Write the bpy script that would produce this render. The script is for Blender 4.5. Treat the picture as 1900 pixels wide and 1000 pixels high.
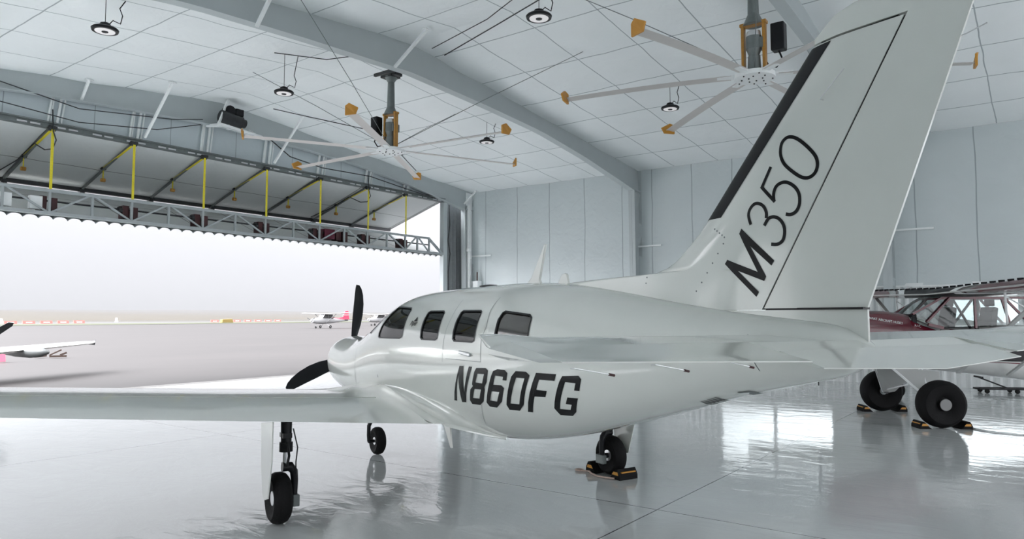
import bpy, bmesh, math, random
from math import sin, cos, tan, atan2, sqrt, pi, radians, copysign
from mathutils import Vector, Matrix
random.seed(7)
for _o in list(bpy.data.objects): bpy.data.objects.remove(_o)
SC = bpy.context.scene
COL = SC.collection

# ------------------------------------------------------------------ camera
# world axes follow the hangar: +X runs along the door wall to the side wall,
# +Y runs out through the door, z = 0 is the hangar floor.
cam_d = bpy.data.cameras.new('camera'); cam = bpy.data.objects.new('camera', cam_d); COL.objects.link(cam)
cam_d.sensor_width = 36.0; cam_d.lens = 1335.0/1900.0*36.0
cam_d.clip_start = .05; cam_d.clip_end = 3000
cam.location = (0, 0, 1.8)
cam.rotation_euler = (radians(90+3.73), 0, radians(36.65-90))
SC.camera = cam
SC.view_settings.view_transform = 'Standard'
SC.view_settings.look = 'None'
SC.view_settings.gamma = 1
SC.view_settings.use_curve_mapping = False
SC.view_settings.exposure = 0.62

# ------------------------------------------------------------------ sky: overcast, brighter overhead, plus bright lobes added out of view to light the interior
W = bpy.data.worlds.new('overcast_sky'); SC.world = W; W.use_nodes = True
nt = W.node_tree; nt.nodes.clear()
def wn(t, **k):
    n = nt.nodes.new(t)
    for a, b in k.items(): setattr(n, a, b)
    return n
tc = wn('ShaderNodeTexCoord'); sep = wn('ShaderNodeSeparateXYZ'); nt.links.new(tc.outputs['Generated'], sep.inputs[0])
ramp = wn('ShaderNodeValToRGB'); nt.links.new(sep.outputs['Z'], ramp.inputs[0])
cr = ramp.color_ramp
cr.elements[0].position = 0.0; cr.elements[0].color = (.51,.515,.535,1)
cr.elements[1].position = 1.0; cr.elements[1].color = (2.3,2.33,2.4,1)
for p, c in ((.04,(.56,.565,.59,1)), (.12,(.585,.59,.61,1)), (.3,(.64,.64,.675,1)), (.55,(1.8,1.82,1.88,1))):
    e = cr.elements.new(p); e.color = c
dot = wn('ShaderNodeVectorMath', operation='DOT_PRODUCT'); dot.inputs[1].default_value = (-.62,-.78,0)
nt.links.new(tc.outputs['Generated'], dot.inputs[0])
mr = wn('ShaderNodeMapRange'); mr.inputs[1].default_value = -.1; mr.inputs[2].default_value = .8; mr.inputs[3].default_value = 1.0; mr.inputs[4].default_value = 3.2  # added brightening behind the camera, shines in through the rear opening
nt.links.new(dot.outputs['Value'], mr.inputs[0])
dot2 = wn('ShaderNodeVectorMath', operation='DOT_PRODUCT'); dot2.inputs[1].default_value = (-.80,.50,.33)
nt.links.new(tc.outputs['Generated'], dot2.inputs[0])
mr2 = wn('ShaderNodeMapRange'); mr2.interpolation_type = 'SMOOTHSTEP'; mr2.inputs[1].default_value = .42; mr2.inputs[2].default_value = .95; mr2.inputs[3].default_value = 0.0; mr2.inputs[4].default_value = 11.0  # added bright lobe out of view, lights wall and fuselage through the door
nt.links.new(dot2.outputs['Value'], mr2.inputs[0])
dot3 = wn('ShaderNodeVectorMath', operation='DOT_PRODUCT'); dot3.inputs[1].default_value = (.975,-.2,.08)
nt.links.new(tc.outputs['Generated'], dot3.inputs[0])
mr3 = wn('ShaderNodeMapRange'); mr3.interpolation_type = 'SMOOTHSTEP'; mr3.inputs[1].default_value = .72; mr3.inputs[2].default_value = .95; mr3.inputs[3].default_value = 0.0; mr3.inputs[4].default_value = 5.0  # added bright lobe beyond the side wall, brightens its windows
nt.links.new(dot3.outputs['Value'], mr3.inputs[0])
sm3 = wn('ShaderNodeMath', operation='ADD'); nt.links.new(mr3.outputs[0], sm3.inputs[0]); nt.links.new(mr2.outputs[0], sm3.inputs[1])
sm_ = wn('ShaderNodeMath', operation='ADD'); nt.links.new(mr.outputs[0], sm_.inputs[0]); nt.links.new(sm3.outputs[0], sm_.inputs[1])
bg = wn('ShaderNodeBackground'); out = wn('ShaderNodeOutputWorld')
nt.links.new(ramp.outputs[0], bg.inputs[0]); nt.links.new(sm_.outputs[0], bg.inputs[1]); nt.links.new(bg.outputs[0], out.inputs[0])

# ------------------------------------------------------------------ materials
def mat(name, col, rough=.5, metal=0., spec=.5, coat=0., noise=0., nscale=8., bump=0., bscale=20., emit=None, estr=0.):
    m = bpy.data.materials.new(name); m.use_nodes = True
    t = m.node_tree; b = t.nodes['Principled BSDF']
    b.inputs['Base Color'].default_value = (*col, 1); b.inputs['Roughness'].default_value = rough
    b.inputs['Metallic'].default_value = metal; b.inputs['Specular IOR Level'].default_value = spec
    b.inputs['Coat Weight'].default_value = coat; b.inputs['Coat Roughness'].default_value = .06
    if emit: b.inputs['Emission Color'].default_value = (*emit, 1); b.inputs['Emission Strength'].default_value = estr
    co = t.nodes.new('ShaderNodeTexCoord')
    n = t.nodes.new('ShaderNodeTexNoise'); n.inputs['Scale'].default_value = nscale; n.inputs['Detail'].default_value = 4
    t.links.new(co.outputs['Object'], n.inputs['Vector'])
    mx = t.nodes.new('ShaderNodeMix'); mx.data_type = 'RGBA'
    k = max(noise, .02)
    mx.inputs[6].default_value = (*[c*(1-k) for c in col], 1); mx.inputs[7].default_value = (*[min(1, c*(1+k)) for c in col], 1)
    t.links.new(n.outputs['Fac'], mx.inputs[0]); t.links.new(mx.outputs[2], b.inputs['Base Color'])
    if bump:
        n2 = t.nodes.new('ShaderNodeTexNoise'); n2.inputs['Scale'].default_value = bscale; n2.inputs['Detail'].default_value = 3
        t.links.new(co.outputs['Object'], n2.inputs['Vector'])
        bu = t.nodes.new('ShaderNodeBump'); bu.inputs['Strength'].default_value = bump; bu.inputs['Distance'].default_value = .02
        t.links.new(n2.outputs['Fac'], bu.inputs['Height']); t.links.new(bu.outputs[0], b.inputs['Normal'])
    return m

def glassmat(name, tint, dark=.75, gl=.05, rough=.03):
    """tinted pane: see-through tint under a fresnel mirror"""
    m = bpy.data.materials.new(name); m.use_nodes = True; t = m.node_tree; t.nodes.clear()
    o = t.nodes.new('ShaderNodeOutputMaterial'); f = t.nodes.new('ShaderNodeFresnel'); f.inputs[0].default_value = 1.5
    tr = t.nodes.new('ShaderNodeBsdfTransparent'); tr.inputs[0].default_value = (*tint, 1)
    g = t.nodes.new('ShaderNodeBsdfGlossy'); g.inputs['Roughness'].default_value = rough
    mx = t.nodes.new('ShaderNodeMixShader')
    t.links.new(f.outputs[0], mx.inputs[0]); t.links.new(tr.outputs[0], mx.inputs[1]); t.links.new(g.outputs[0], mx.inputs[2])
    t.links.new(mx.outputs[0], o.inputs[0]); return m

def N(t, typ, **k):
    n = t.nodes.new(typ)
    for a, b in k.items(): setattr(n, a, b)
    return n
def math_(t, op, a, b=None, c=None):
    n = N(t, 'ShaderNodeMath', operation=op)
    for i, v in enumerate((a, b, c)):
        if v is None: continue
        if isinstance(v, (int, float)): n.inputs[i].default_value = v
        else: t.links.new(v, n.inputs[i])
    return n.outputs[0]
def line_mask(t, coord, period, offset, half):
    """1 inside a thin seam repeated every `period`"""
    a = math_(t, 'ADD', coord, -offset+period*50)
    b = math_(t, 'MODULO', a, period)
    c = math_(t, 'SUBTRACT', b, period/2); d = math_(t, 'ABSOLUTE', c)
    e = math_(t, 'SUBTRACT', period/2, d)
    return math_(t, 'LESS_THAN', e, half)

M = {}
M['white'] = mat('white_aircraft_paint', (.645,.66,.625), .15, coat=.7, noise=.015)
M['steel'] = mat('white_steel_paint', (.46,.50,.51), .45, noise=.05, nscale=3)
M['steel_bright'] = mat('white_bracing_paint', (.82,.84,.84), .4, noise=.05)
M['black'] = mat('black_paint', (.006,.007,.009), .4, spec=.25, noise=.3)
M['ink'] = mat('black_lettering', (.005,.005,.006), .3, spec=.25, noise=.1)
M['rubber'] = mat('tyre_rubber', (.006,.006,.0065), .75, spec=.2, noise=.3, nscale=30, bump=.2, bscale=60)
M['dark'] = mat('dark_steel', (.03,.032,.035), .4, metal=.3, noise=.4)
M['grey'] = mat('grey_steel', (.16,.18,.18), .45, metal=.3, noise=.25)
M['alu'] = mat('bare_aluminium', (.62,.63,.64), .35, metal=.9, noise=.1)
M['fanblade'] = mat('fan_blade_aluminium', (.60,.57,.55), .35, metal=.25, noise=.05)
M['orange'] = mat('orange_yellow_plastic', (.52,.24,.03), .45, noise=.15)
M['amber'] = mat('amber_painted_steel', (.42,.2,.03), .4, noise=.25, nscale=20)
M['yellow'] = mat('yellow_webbing', (.72,.62,.03), .7, noise=.2, nscale=40)
M['maroon'] = mat('maroon_red_steel', (.055,.014,.016), .45, noise=.3)
M['red'] = mat('bright_red_paint', (.75,.03,.07), .3, noise=.05)
M['wine'] = mat('wine_red_paint', (.10,.006,.016), .22, coat=.5, noise=.05)
M['cream'] = mat('cable_rope', (.55,.42,.36), .8, noise=.3, nscale=60)
M['pink'] = mat('pink_red_cover_fabric', (.85,.12,.2), .6, noise=.1)
M['cabin'] = mat('dark_cabin_trim', (.05,.05,.052), .7, noise=.2)
M['leather'] = mat('dark_grey_seat_leather', (.09,.085,.08), .6, noise=.1)
M['glass'] = glassmat('tinted_cabin_glass', (.30,.31,.30))
M['shaded'] = mat('brown_sunshade_behind_glass', (.022,.018,.016), .12, coat=.5, noise=.2, nscale=3)
M['clear'] = glassmat('clear_plexiglass', (.75,.78,.78))
M['lamp'] = mat('led_lens', (.62,.6,.6), .4, emit=(1,.97,.98), estr=.22)
M['asphalt'] = None

# fabric liner for roof and wall, with sewn seams
def liner(name, base, xs=None, ys=None, seam=(.25,.29,.31)):
    m = bpy.data.materials.new(name); m.use_nodes = True; t = m.node_tree; b = t.nodes['Principled BSDF']
    b.inputs['Roughness'].default_value = .42
    g = N(t,'ShaderNodeNewGeometry'); s = N(t,'ShaderNodeSeparateXYZ'); t.links.new(g.outputs['Position'], s.inputs[0])
    # seams wander a little
    nz = N(t,'ShaderNodeTexNoise'); nz.inputs['Scale'].default_value = .9; t.links.new(g.outputs['Position'], nz.inputs['Vector'])
    w = math_(t,'MULTIPLY', math_(t,'SUBTRACT', nz.outputs['Fac'], .5), .09)
    msk = None
    for ax, lst in (('X', xs), ('Y', ys)):
        if not lst: continue
        c = math_(t,'ADD', s.outputs[ax], w)
        for it in lst:
            if len(it) == 3: k = line_mask(t, c, *it)
            else: k = math_(t,'LESS_THAN', math_(t,'ABSOLUTE', math_(t,'SUBTRACT', c, it[0])), it[1])
            msk = k if msk is None else math_(t,'MAXIMUM', msk, k)
    n = N(t,'ShaderNodeTexNoise'); n.inputs['Scale'].default_value = 1.2; n.inputs['Detail'].default_value = 5; t.links.new(g.outputs['Position'], n.inputs['Vector'])
    mx = N(t,'ShaderNodeMix'); mx.data_type='RGBA'; mx.inputs[6].default_value = (*[c*.93 for c in base],1); mx.inputs[7].default_value = (*base,1)
    t.links.new(n.outputs['Fac'], mx.inputs[0])
    m2 = N(t,'ShaderNodeMix'); m2.data_type='RGBA'; m2.inputs[7].default_value = (*seam,1)
    t.links.new(mx.outputs[2], m2.inputs[6]); t.links.new(math_(t,'MULTIPLY', msk, .8), m2.inputs[0]); t.links.new(m2.outputs[2], b.inputs['Base Color'])
    n3 = N(t,'ShaderNodeTexNoise'); n3.inputs['Scale'].default_value = 3.2; n3.inputs['Detail'].default_value = 6; n3.inputs['Distortion'].default_value = .8; t.links.new(g.outputs['Position'], n3.inputs['Vector'])
    bu = N(t,'ShaderNodeBump'); bu.inputs['Strength'].default_value = .35; bu.inputs['Distance'].default_value = .05
    t.links.new(n3.outputs['Fac'], bu.inputs['Height']); t.links.new(bu.outputs[0], b.inputs['Normal'])
    return m
WALLSEAMS = [1.35,2.72,4.12,5.0,6.25,7.63,8.92,10.3,11.4,12.87,14.34,15.79,17.29,-.1,-1.5]
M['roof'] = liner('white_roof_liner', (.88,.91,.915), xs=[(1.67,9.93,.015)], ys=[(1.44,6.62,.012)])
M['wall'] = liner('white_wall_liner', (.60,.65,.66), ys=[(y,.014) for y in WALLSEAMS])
M['truss'] = mat('galvanised_truss_steel', (.40,.43,.44), .45, metal=.2, noise=.12)
M['leaf'] = liner('grey_door_liner', (.68,.70,.70), xs=[(1.88,1.03,.02)], ys=[(19.75,.012)], seam=(.06,.06,.06))
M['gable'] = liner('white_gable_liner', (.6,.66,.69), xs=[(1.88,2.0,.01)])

def floor_mat():
    m = bpy.data.materials.new('grey_white_epoxy_floor'); m.use_nodes = True; t = m.node_tree; b = t.nodes['Principled BSDF']
    g = N(t,'ShaderNodeNewGeometry'); s = N(t,'ShaderNodeSeparateXYZ'); t.links.new(g.outputs['Position'], s.inputs[0])
    k = math_(t,'MAXIMUM', line_mask(t, s.outputs['X'], 7.2, 6.3, .007), line_mask(t, s.outputs['Y'], 7.2, 3.0, .007))
    n = N(t,'ShaderNodeTexNoise'); n.inputs['Scale'].default_value = .6; n.inputs['Detail'].default_value = 6; t.links.new(g.outputs['Position'], n.inputs['Vector'])
    mx = N(t,'ShaderNodeMix'); mx.data_type='RGBA'; mx.inputs[6].default_value=(.48,.50,.50,1); mx.inputs[7].default_value=(.57,.59,.595,1)
    t.links.new(n.outputs['Fac'], mx.inputs[0])
    m2 = N(t,'ShaderNodeMix'); m2.data_type='RGBA'; m2.inputs[7].default_value=(.08,.08,.09,1)
    t.links.new(k, m2.inputs[0]); t.links.new(mx.outputs[2], m2.inputs[6]); t.links.new(m2.outputs[2], b.inputs['Base Color'])
    b.inputs['Roughness'].default_value = .045; b.inputs['IOR'].default_value = 1.8
    # trowel waves in the coating
    mp = N(t,'ShaderNodeMapping'); mp.inputs['Rotation'].default_value = (0,0,radians(36)); mp.inputs['Scale'].default_value = (2.2,1.0,1)
    t.links.new(g.outputs['Position'], mp.inputs[0])
    w = N(t,'ShaderNodeTexNoise'); w.inputs['Scale'].default_value = 1.6; w.inputs['Detail'].default_value = 5; w.inputs['Roughness'].default_value = .55; w.inputs['Distortion'].default_value = .5
    t.links.new(mp.outputs[0], w.inputs['Vector'])
    bu = N(t,'ShaderNodeBump'); bu.inputs['Strength'].default_value = .13; bu.inputs['Distance'].default_value = .05
    t.links.new(w.outputs['Fac'], bu.inputs['Height']); t.links.new(bu.outputs[0], b.inputs['Normal'])
    return m
M['floor'] = floor_mat()
def ground_mat(name, a, b_, sc, rough=.75, sx=1.0):
    m = bpy.data.materials.new(name); m.use_nodes = True; t = m.node_tree; b = t.nodes['Principled BSDF']
    g = N(t,'ShaderNodeNewGeometry'); mp = N(t,'ShaderNodeMapping'); mp.inputs['Scale'].default_value = (sx,1,1); mp.inputs['Rotation'].default_value=(0,0,.3)
    t.links.new(g.outputs['Position'], mp.inputs[0])
    n = N(t,'ShaderNodeTexNoise'); n.inputs['Scale'].default_value = sc; n.inputs['Detail'].default_value = 8; n.inputs['Roughness'].default_value=.65; t.links.new(mp.outputs[0], n.inputs['Vector'])
    r = N(t,'ShaderNodeValToRGB'); r.color_ramp.elements[0].position=.3; r.color_ramp.elements[1].position=.7
    r.color_ramp.elements[0].color=(*a,1); r.color_ramp.elements[1].color=(*b_,1)
    t.links.new(n.outputs['Fac'], r.inputs[0]); t.links.new(r.outputs[0], b.inputs['Base Color']); b.inputs['Roughness'].default_value = rough
    return m
M['apron'] = ground_mat('damp_asphalt', (.0145,.0120,.0117), (.0225,.0187,.0182), .22, .6, .35)
M['kerb'] = ground_mat('pale_concrete', (.11,.105,.10), (.14,.135,.13), 1.5)
M['grass'] = ground_mat('green_grass', (.030,.035,.013), (.038,.044,.018), .3)
M['runway'] = ground_mat('runway_tarmac', (.044,.043,.042), (.052,.051,.05), .1)
M['field'] = ground_mat('dry_field', (.044,.036,.024), (.054,.045,.031), .05)
def corr_mat():
    return mat('white_corrugated_steel', (.66,.68,.68), .35, noise=.06)
M['corr'] = corr_mat()
SC.cycles.diffuse_bounces = 7; SC.cycles.max_bounces = 12

# ------------------------------------------------------------------ mesh helpers
class MB:
    """collects shapes and links them as ONE mesh object"""
    def __init__(s): s.v=[]; s.f=[]; s.m=[]; s.mi=0
    def add(s, vs, fs):
        o=len(s.v); s.v += [tuple(v) for v in vs]
        s.f += [tuple(i+o for i in f) for f in fs]; s.m += [s.mi]*len(fs); return s
    def box(s, c, d, R=None):
        x,y,z = d[0]/2,d[1]/2,d[2]/2
        vs=[Vector((a*x,b*y,e*z)) for a in(-1,1) for b in(-1,1) for e in(-1,1)]
        if R is not None: vs=[R@v for v in vs]
        c=Vector(c); return s.add([v+c for v in vs],[(0,1,3,2),(4,6,7,5),(0,4,5,1),(2,3,7,6),(0,2,6,4),(1,5,7,3)])
    def bb(s, x0,x1,y0,y1,z0,z1): return s.box(((x0+x1)/2,(y0+y1)/2,(z0+z1)/2),(abs(x1-x0),abs(y1-y0),abs(z1-z0)))
    def bar(s, a, b, w, h=None, upv=(0,0,1)):
        """rectangular bar from a to b"""
        a=Vector(a); b=Vector(b); d=(b-a); L=d.length; d.normalize(); u=Vector(upv)
        if abs(d.dot(u))>.98: u=Vector((1,0,0))
        x=d.cross(u).normalized(); y=x.cross(d).normalized()
        R=Matrix((x,d,y)).transposed(); return s.box((a+b)/2,(w,L,h or w),R)
    def cone(s, a, b, r0, r1, n=16, cap=True):
        a=Vector(a); b=Vector(b); d=(b-a).normalized(); u=Vector((0,0,1)) if abs(d.z)<.95 else Vector((1,0,0))
        x=d.cross(u).normalized(); y=x.cross(d); vs=[]
        for p,r in((a,r0),(b,r1)):
            vs += [p+x*(r*cos(2*pi*i/n))+y*(r*sin(2*pi*i/n)) for i in range(n)]
        fs=[(i,(i+1)%n,n+(i+1)%n,n+i) for i in range(n)]
        if cap: fs += [tuple(range(n-1,-1,-1)), tuple(range(n,2*n))]
        return s.add(vs,fs)
    def tube(s, pts, r, n=8):
        P=[Vector(p) for p in pts]; rings=[]; px=None
        for i,p in enumerate(P):
            d=(P[min(i+1,len(P)-1)]-P[max(i-1,0)]).normalized()
            if px is None: px=d.cross(Vector((0,0,1)) if abs(d.z)<.9 else Vector((1,0,0))).normalized()
            x=(px-d*px.dot(d)).normalized(); px=x; y=d.cross(x); rr=r[i] if isinstance(r,(list,tuple)) else r
            rings.append([p+x*(rr*cos(2*pi*k/n))+y*(rr*sin(2*pi*k/n)) for k in range(n)])
        return s.loft(rings)
    def loft(s, rings, cap=True, closed=True):
        n=len(rings[0]); vs=[v for r in rings for v in r]; fs=[]
        for i in range(len(rings)-1):
            for k in range(n if closed else n-1):
                a=i*n+k; b=i*n+(k+1)%n; fs.append((a,b,b+n,a+n))
        if cap and closed: fs += [tuple(range(n-1,-1,-1)), tuple(range((len(rings)-1)*n, len(rings)*n))]
        return s.add(vs,fs)
    def lathe(s, prof, axis_o, axis_d, n=32):
        """prof: (distance along axis, radius)"""
        o=Vector(axis_o); d=Vector(axis_d).normalized(); u=Vector((0,0,1)) if abs(d.z)<.9 else Vector((1,0,0))
        x=d.cross(u).normalized(); y=x.cross(d)
        return s.loft([[o+d*t+x*(r*cos(2*pi*k/n))+y*(r*sin(2*pi*k/n)) for k in range(n)] for t,r in prof])
    def prism(s, poly, off):
        """poly: 3D points, extruded by off"""
        n=len(poly); P=[Vector(p) for p in poly]; o=Vector(off)
        return s.add(P+[p+o for p in P],[tuple(range(n-1,-1,-1)),tuple(range(n,2*n))]+[(i,(i+1)%n,n+(i+1)%n,n+i) for i in range(n)])
    def mirror(s, ax=1):
        t=[-1 if i==ax else 1 for i in range(3)]
        o=len(s.v); s.v += [tuple(v[i]*t[i] for i in range(3)) for v in s.v[:o]]
        nf=len(s.f); s.f += [tuple(i+o for i in reversed(f)) for f in s.f[:nf]]; s.m += s.m[:nf]; return s
    def build(s, name, mats, parent=None, smooth=False, fix=True, bevel=0, ang=40):
        me=bpy.data.meshes.new(name); me.from_pydata(s.v,[],s.f)
        if not isinstance(mats,(list,tuple)): mats=[mats]
        for m in mats: me.materials.append(m)
        for p,i in zip(me.polygons,s.m): p.material_index=i
        if fix:
            bm=bmesh.new(); bm.from_mesh(me); bmesh.ops.recalc_face_normals(bm,faces=bm.faces); bm.to_mesh(me); bm.free()
        if smooth:
            me.polygons.foreach_set('use_smooth',[True]*len(me.polygons))
            me.set_sharp_from_angle(angle=radians(ang))
        me.update()
        o=bpy.data.objects.new(name,me); COL.objects.link(o)
        if parent is not None: o.parent=parent
        if bevel:
            b=o.modifiers.new('bevel','BEVEL'); b.width=bevel; b.segments=2; b.limit_method='ANGLE'
        return o
def tag(o, label=None, cat=None, group=None, kind=None):
    if label: o['label']=label
    if cat: o['category']=cat
    if group: o['group']=group
    if kind: o['kind']=kind
    return o
def thing(name, label, cat, loc=(0,0,0), rz=0, group=None):
    o=bpy.data.objects.new(name,None); COL.objects.link(o); o.location=loc; o.rotation_euler=(0,0,rz); o.empty_display_size=.2
    return tag(o,label,cat,group)
def struct(o, label=None): o['kind']='structure'; 
def kids(o): return [c for c in bpy.data.objects if c.parent is o]
def dup(o, loc=None, rz=None, label=None, parent=None, group=None):
    c=o.copy(); COL.objects.link(c)
    if parent is not None: c.parent=parent
    if loc is not None: c.location=loc
    if rz is not None: c.rotation_euler=(0,0,rz)
    if label: c['label']=label
    if group: c['group']=group
    for k in kids(o):
        if k is not c: dup(k,parent=c)
    return c
# ================================================================== THE HANGAR
XE, XR, KS = 21.6, 10.8, 1.03/10.8       # side wall, ridge, roof slope
ZR = 7.67
def zr(x): return ZR - KS*abs(x-XR)
YD = 18.1                                 # door wall
def structobj(mb, name, mats, parent=None, **k):
    o = mb.build(name, mats, parent, **k)
    if parent is None: o['kind'] = 'structure'
    return o
# floor slab
fl = MB(); fl.bb(-6,22,-14,18.38,-.25,0); structobj(fl,'floor',M['floor'])
# roof liner, pillowed between the purlins
def roof_part(x0,x1):
    b=MB(); nx=int(abs(x1-x0)/.139); ny=150; y0,y1=-10,18.1; vs=[]
    rnd=random.Random(3)
    for i in range(nx+1):
        x=x0+(x1-x0)*i/nx
        for j in range(ny+1):
            y=y0+(y1-y0)*j/ny
            px=abs(sin(pi*(x-9.93)/1.67)); py=abs(sin(pi*(y-6.62)/1.44))
            cell=(int((x+50)//1.67)*31+int((y+50)//1.44)*17)%7/7
            z=zr(x)-(.025+.055*cell)*(px**.6)*(py**.6)-.008*sin(3.1*x+2.3*y)*px
            vs.append((x,y,z))
    fs=[(i*(ny+1)+j,i*(ny+1)+j+1,(i+1)*(ny+1)+j+1,(i+1)*(ny+1)+j) for i in range(nx) for j in range(ny)]
    b.add(vs,fs); return b
rf=roof_part(-1.6,XR); q=roof_part(XR,XE); rf.add(q.v,q.f)
structobj(rf,'ceiling',M['roof'],smooth=True,ang=60)
deck=MB(); deck.prism([(-1.9,-10,zr(-1.6)+.05),(XR,-10,ZR+.25),(22,-10,zr(XE)+.05),(22,-10,zr(XE)+.35),(XR,-10,ZR+.45),(-1.9,-10,zr(-1.6)+.35)],(0,28.5,0))
structobj(deck,'ceiling',M['steel']); 
# side wall: liner above 2.62 m, corrugated sheet with window openings below
SW=MB()
ny=220; nz=24; y0,y1=-10,18.1; vs=[]
for i in range(ny+1):
    y=y0+(y1-y0)*i/ny
    near=min(abs(y-s) for s in WALLSEAMS)
    for j in range(nz+1):
        z=2.62+(zr(XE)-2.62)*j/nz
        a=min(1,near/.5)**.5
        vs.append((XE-.05-.02*a-.010*a*sin(5*y+2.2*z)*sin(2.9*z+1.3*y),y,z))
fs=[(i*(nz+1)+j,i*(nz+1)+j+1,(i+1)*(nz+1)+j+1,(i+1)*(nz+1)+j) for i in range(ny) for j in range(nz)]
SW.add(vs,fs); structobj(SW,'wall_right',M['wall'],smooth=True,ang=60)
WB=MB()     # corrugated lower sheet, cut around the windows
WINS=[(4.9,8.12,.95,2.5),(.55,2.05,.95,2.3)]
def corr(b,y0,y1,z0,z1):
    y=y0; pts=[]
    n=max(2,int((y1-y0)/.05)); 
    for i in range(n+1):
        yy=y0+(y1-y0)*i/n; ph=(yy/.2)%1.0
        h=.03 if ph<.3 else (.03*(1-(ph-.3)/.15) if ph<.45 else (0 if ph<.85 else .03*(ph-.85)/.15))
        pts.append((XE-h,yy))
    vs=[(x,y,z) for x,y in pts for z in(z0,z1)]
    b.add(vs,[(2*i,2*i+1,2*i+3,2*i+2) for i in range(n)])
corr(WB,-10,.55,0,2.66); corr(WB,2.05,4.9,0,2.66); corr(WB,8.12,18.1,0,2.66)
for (a,b_,c,d) in WINS: corr(WB,a,b_,0,c); corr(WB,a,b_,d,2.66)
WB.bb(XE+.02,XE+.1,-10,.55,0,6.7); WB.bb(XE+.02,XE+.1,2.05,4.9,0,6.7); WB.bb(XE+.02,XE+.1,8.12,18.3,0,6.7)
for (a,b_,c,d) in WINS: WB.bb(XE+.02,XE+.1,a,b_,0,c); WB.bb(XE+.02,XE+.1,a,b_,d,6.7)
structobj(WB,'wall_right',M['corr'])
lw=MB(); lw.bb(XE-.06,XE-.03,-10,18.1,2.58,2.68); structobj(lw,'trim_1',M['steel_bright'])
for k,(a,b_,c,d) in enumerate(WINS):
    f=MB()
    for y in (a,b_)+((6.5,) if k==0 else ()): f.bb(XE-.05,XE+.08,y-.035,y+.035,c,d)
    for z in (c,d): f.bb(XE-.05,XE+.08,a,b_,z-.03,z+.03)
    w=structobj(f,'window_%d'%(k+1),M['steel_bright'])
    g=MB(); g.bb(XE+.02,XE+.026,a,b_,c,d); g.build('window_pane',M['clear'],w)
# walls behind and beside the camera, with the windows that mirror in the white paint
LW_=MB(); LWINS=[(3.0,5.2,1.2,2.6),(8.5,10.7,1.2,2.6),(-5,-2.8,1.2,2.6),(12.6,14.8,1.2,2.6)]
ys=[-10]+[v for w in sorted(LWINS) for v in w[:2]]+[18.1]
for a,b_ in zip(ys[::2],ys[1::2]): LW_.bb(-1.7,-1.6,a,b_,0,6.5)
for (a,b_,c,d) in LWINS: LW_.bb(-1.7,-1.6,a,b_,0,c); LW_.bb(-1.7,-1.6,a,b_,d,6.5)
structobj(LW_,'wall_left',M['wall'])
for k,(a,b_,c,d) in enumerate(LWINS):
    f=MB()
    for y in (a,(a+b_)/2,b_): f.bb(-1.72,-1.58,y-.04,y+.04,c,d)
    for z in (c,d): f.bb(-1.72,-1.58,a,b_,z-.03,z+.03)
    structobj(f,'window_%d'%(k+3),M['steel_bright'])
FW=MB(); FW.prism([(-1.7,-10.1,5.9),(21.7,-10.1,5.9),(21.7,-10.1,zr(21.6)),(XR,-10.1,ZR),(-1.7,-10.1,zr(-1.7))],(0,.1,0)); FW.bb(-1.7,1.5,-10.1,-10,0,5.9); FW.bb(20,21.7,-10.1,-10,0,5.9); structobj(FW,'wall_front',M['wall'])  # wide opening in this unseen wall is added to let in light
# ---- portal frames
INNER=[(0,6.03),(.0,6.03)]
def prof(x):     # height of the rafter's lower flange
    P=[(21.02,5.93),(18.0,6.45),(15.7,6.75),(13.4,6.89),(10.8,7.0)]
    x=XR+abs(x-XR)
    if x>=P[0][0]: return P[0][1]
    for (a,za),(b,zb) in zip(P,P[1:]):
        if b<=x<=a: return zb+(za-zb)*(x-b)/(a-b)
    return P[-1][1]
def frame(y,left=True,gable=False):
    b=MB(); n=44; xl=XR-12.3; xs=[xl+(21.02-xl)*i/n for i in range(n+1)]
    hw=.11
    # web
    top=[(x,y,zr(x)+.02) for x in xs]; bot=[(x,y,prof(x)) for x in xs]
    for i in range(n):
        b.prism([bot[i],bot[i+1],top[i+1],top[i]],(0,.012,0))
        for q,th in((bot,-.018),(top,.018)):
            a_,c_=q[i],q[i+1]
            b.prism([(a_[0],y-hw,a_[2]),(c_[0],y-hw,c_[2]),(c_[0],y-hw,c_[2]+th),(a_[0],y-hw,a_[2]+th)],(0,2*hw,0))
    for sx in (1,):
        X=lambda x: XR+sx*(x-XR)
        b.prism([(X(21.02),y,5.93),(X(21.02),y,5.5),(X(21.12),y,0),(X(21.55),y,0),(X(21.55),y,6.62),(X(21.02),y,zr(21.02))],(0,.012,0))
        b.prism([(X(21.02),y-hw,5.95),(X(21.12),y-hw,0),(X(21.14),y-hw,0),(X(21.04),y-hw,5.95)],(0,2*hw,0))
        b.bb(X(21.53),X(21.55),y-hw,y+hw,0,6.62)
        b.bb(X(21.02),X(21.55),y-hw,y+hw,5.91,5.94)
        b.bb(X(21.0),X(21.56),y-.16,y+.16,0,.03)
    return b
for i,y in enumerate((10.78,3.35,-4.0)):
    structobj(frame(y,left=True),'trim_%d'%(i+2),M['steel'])
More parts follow.
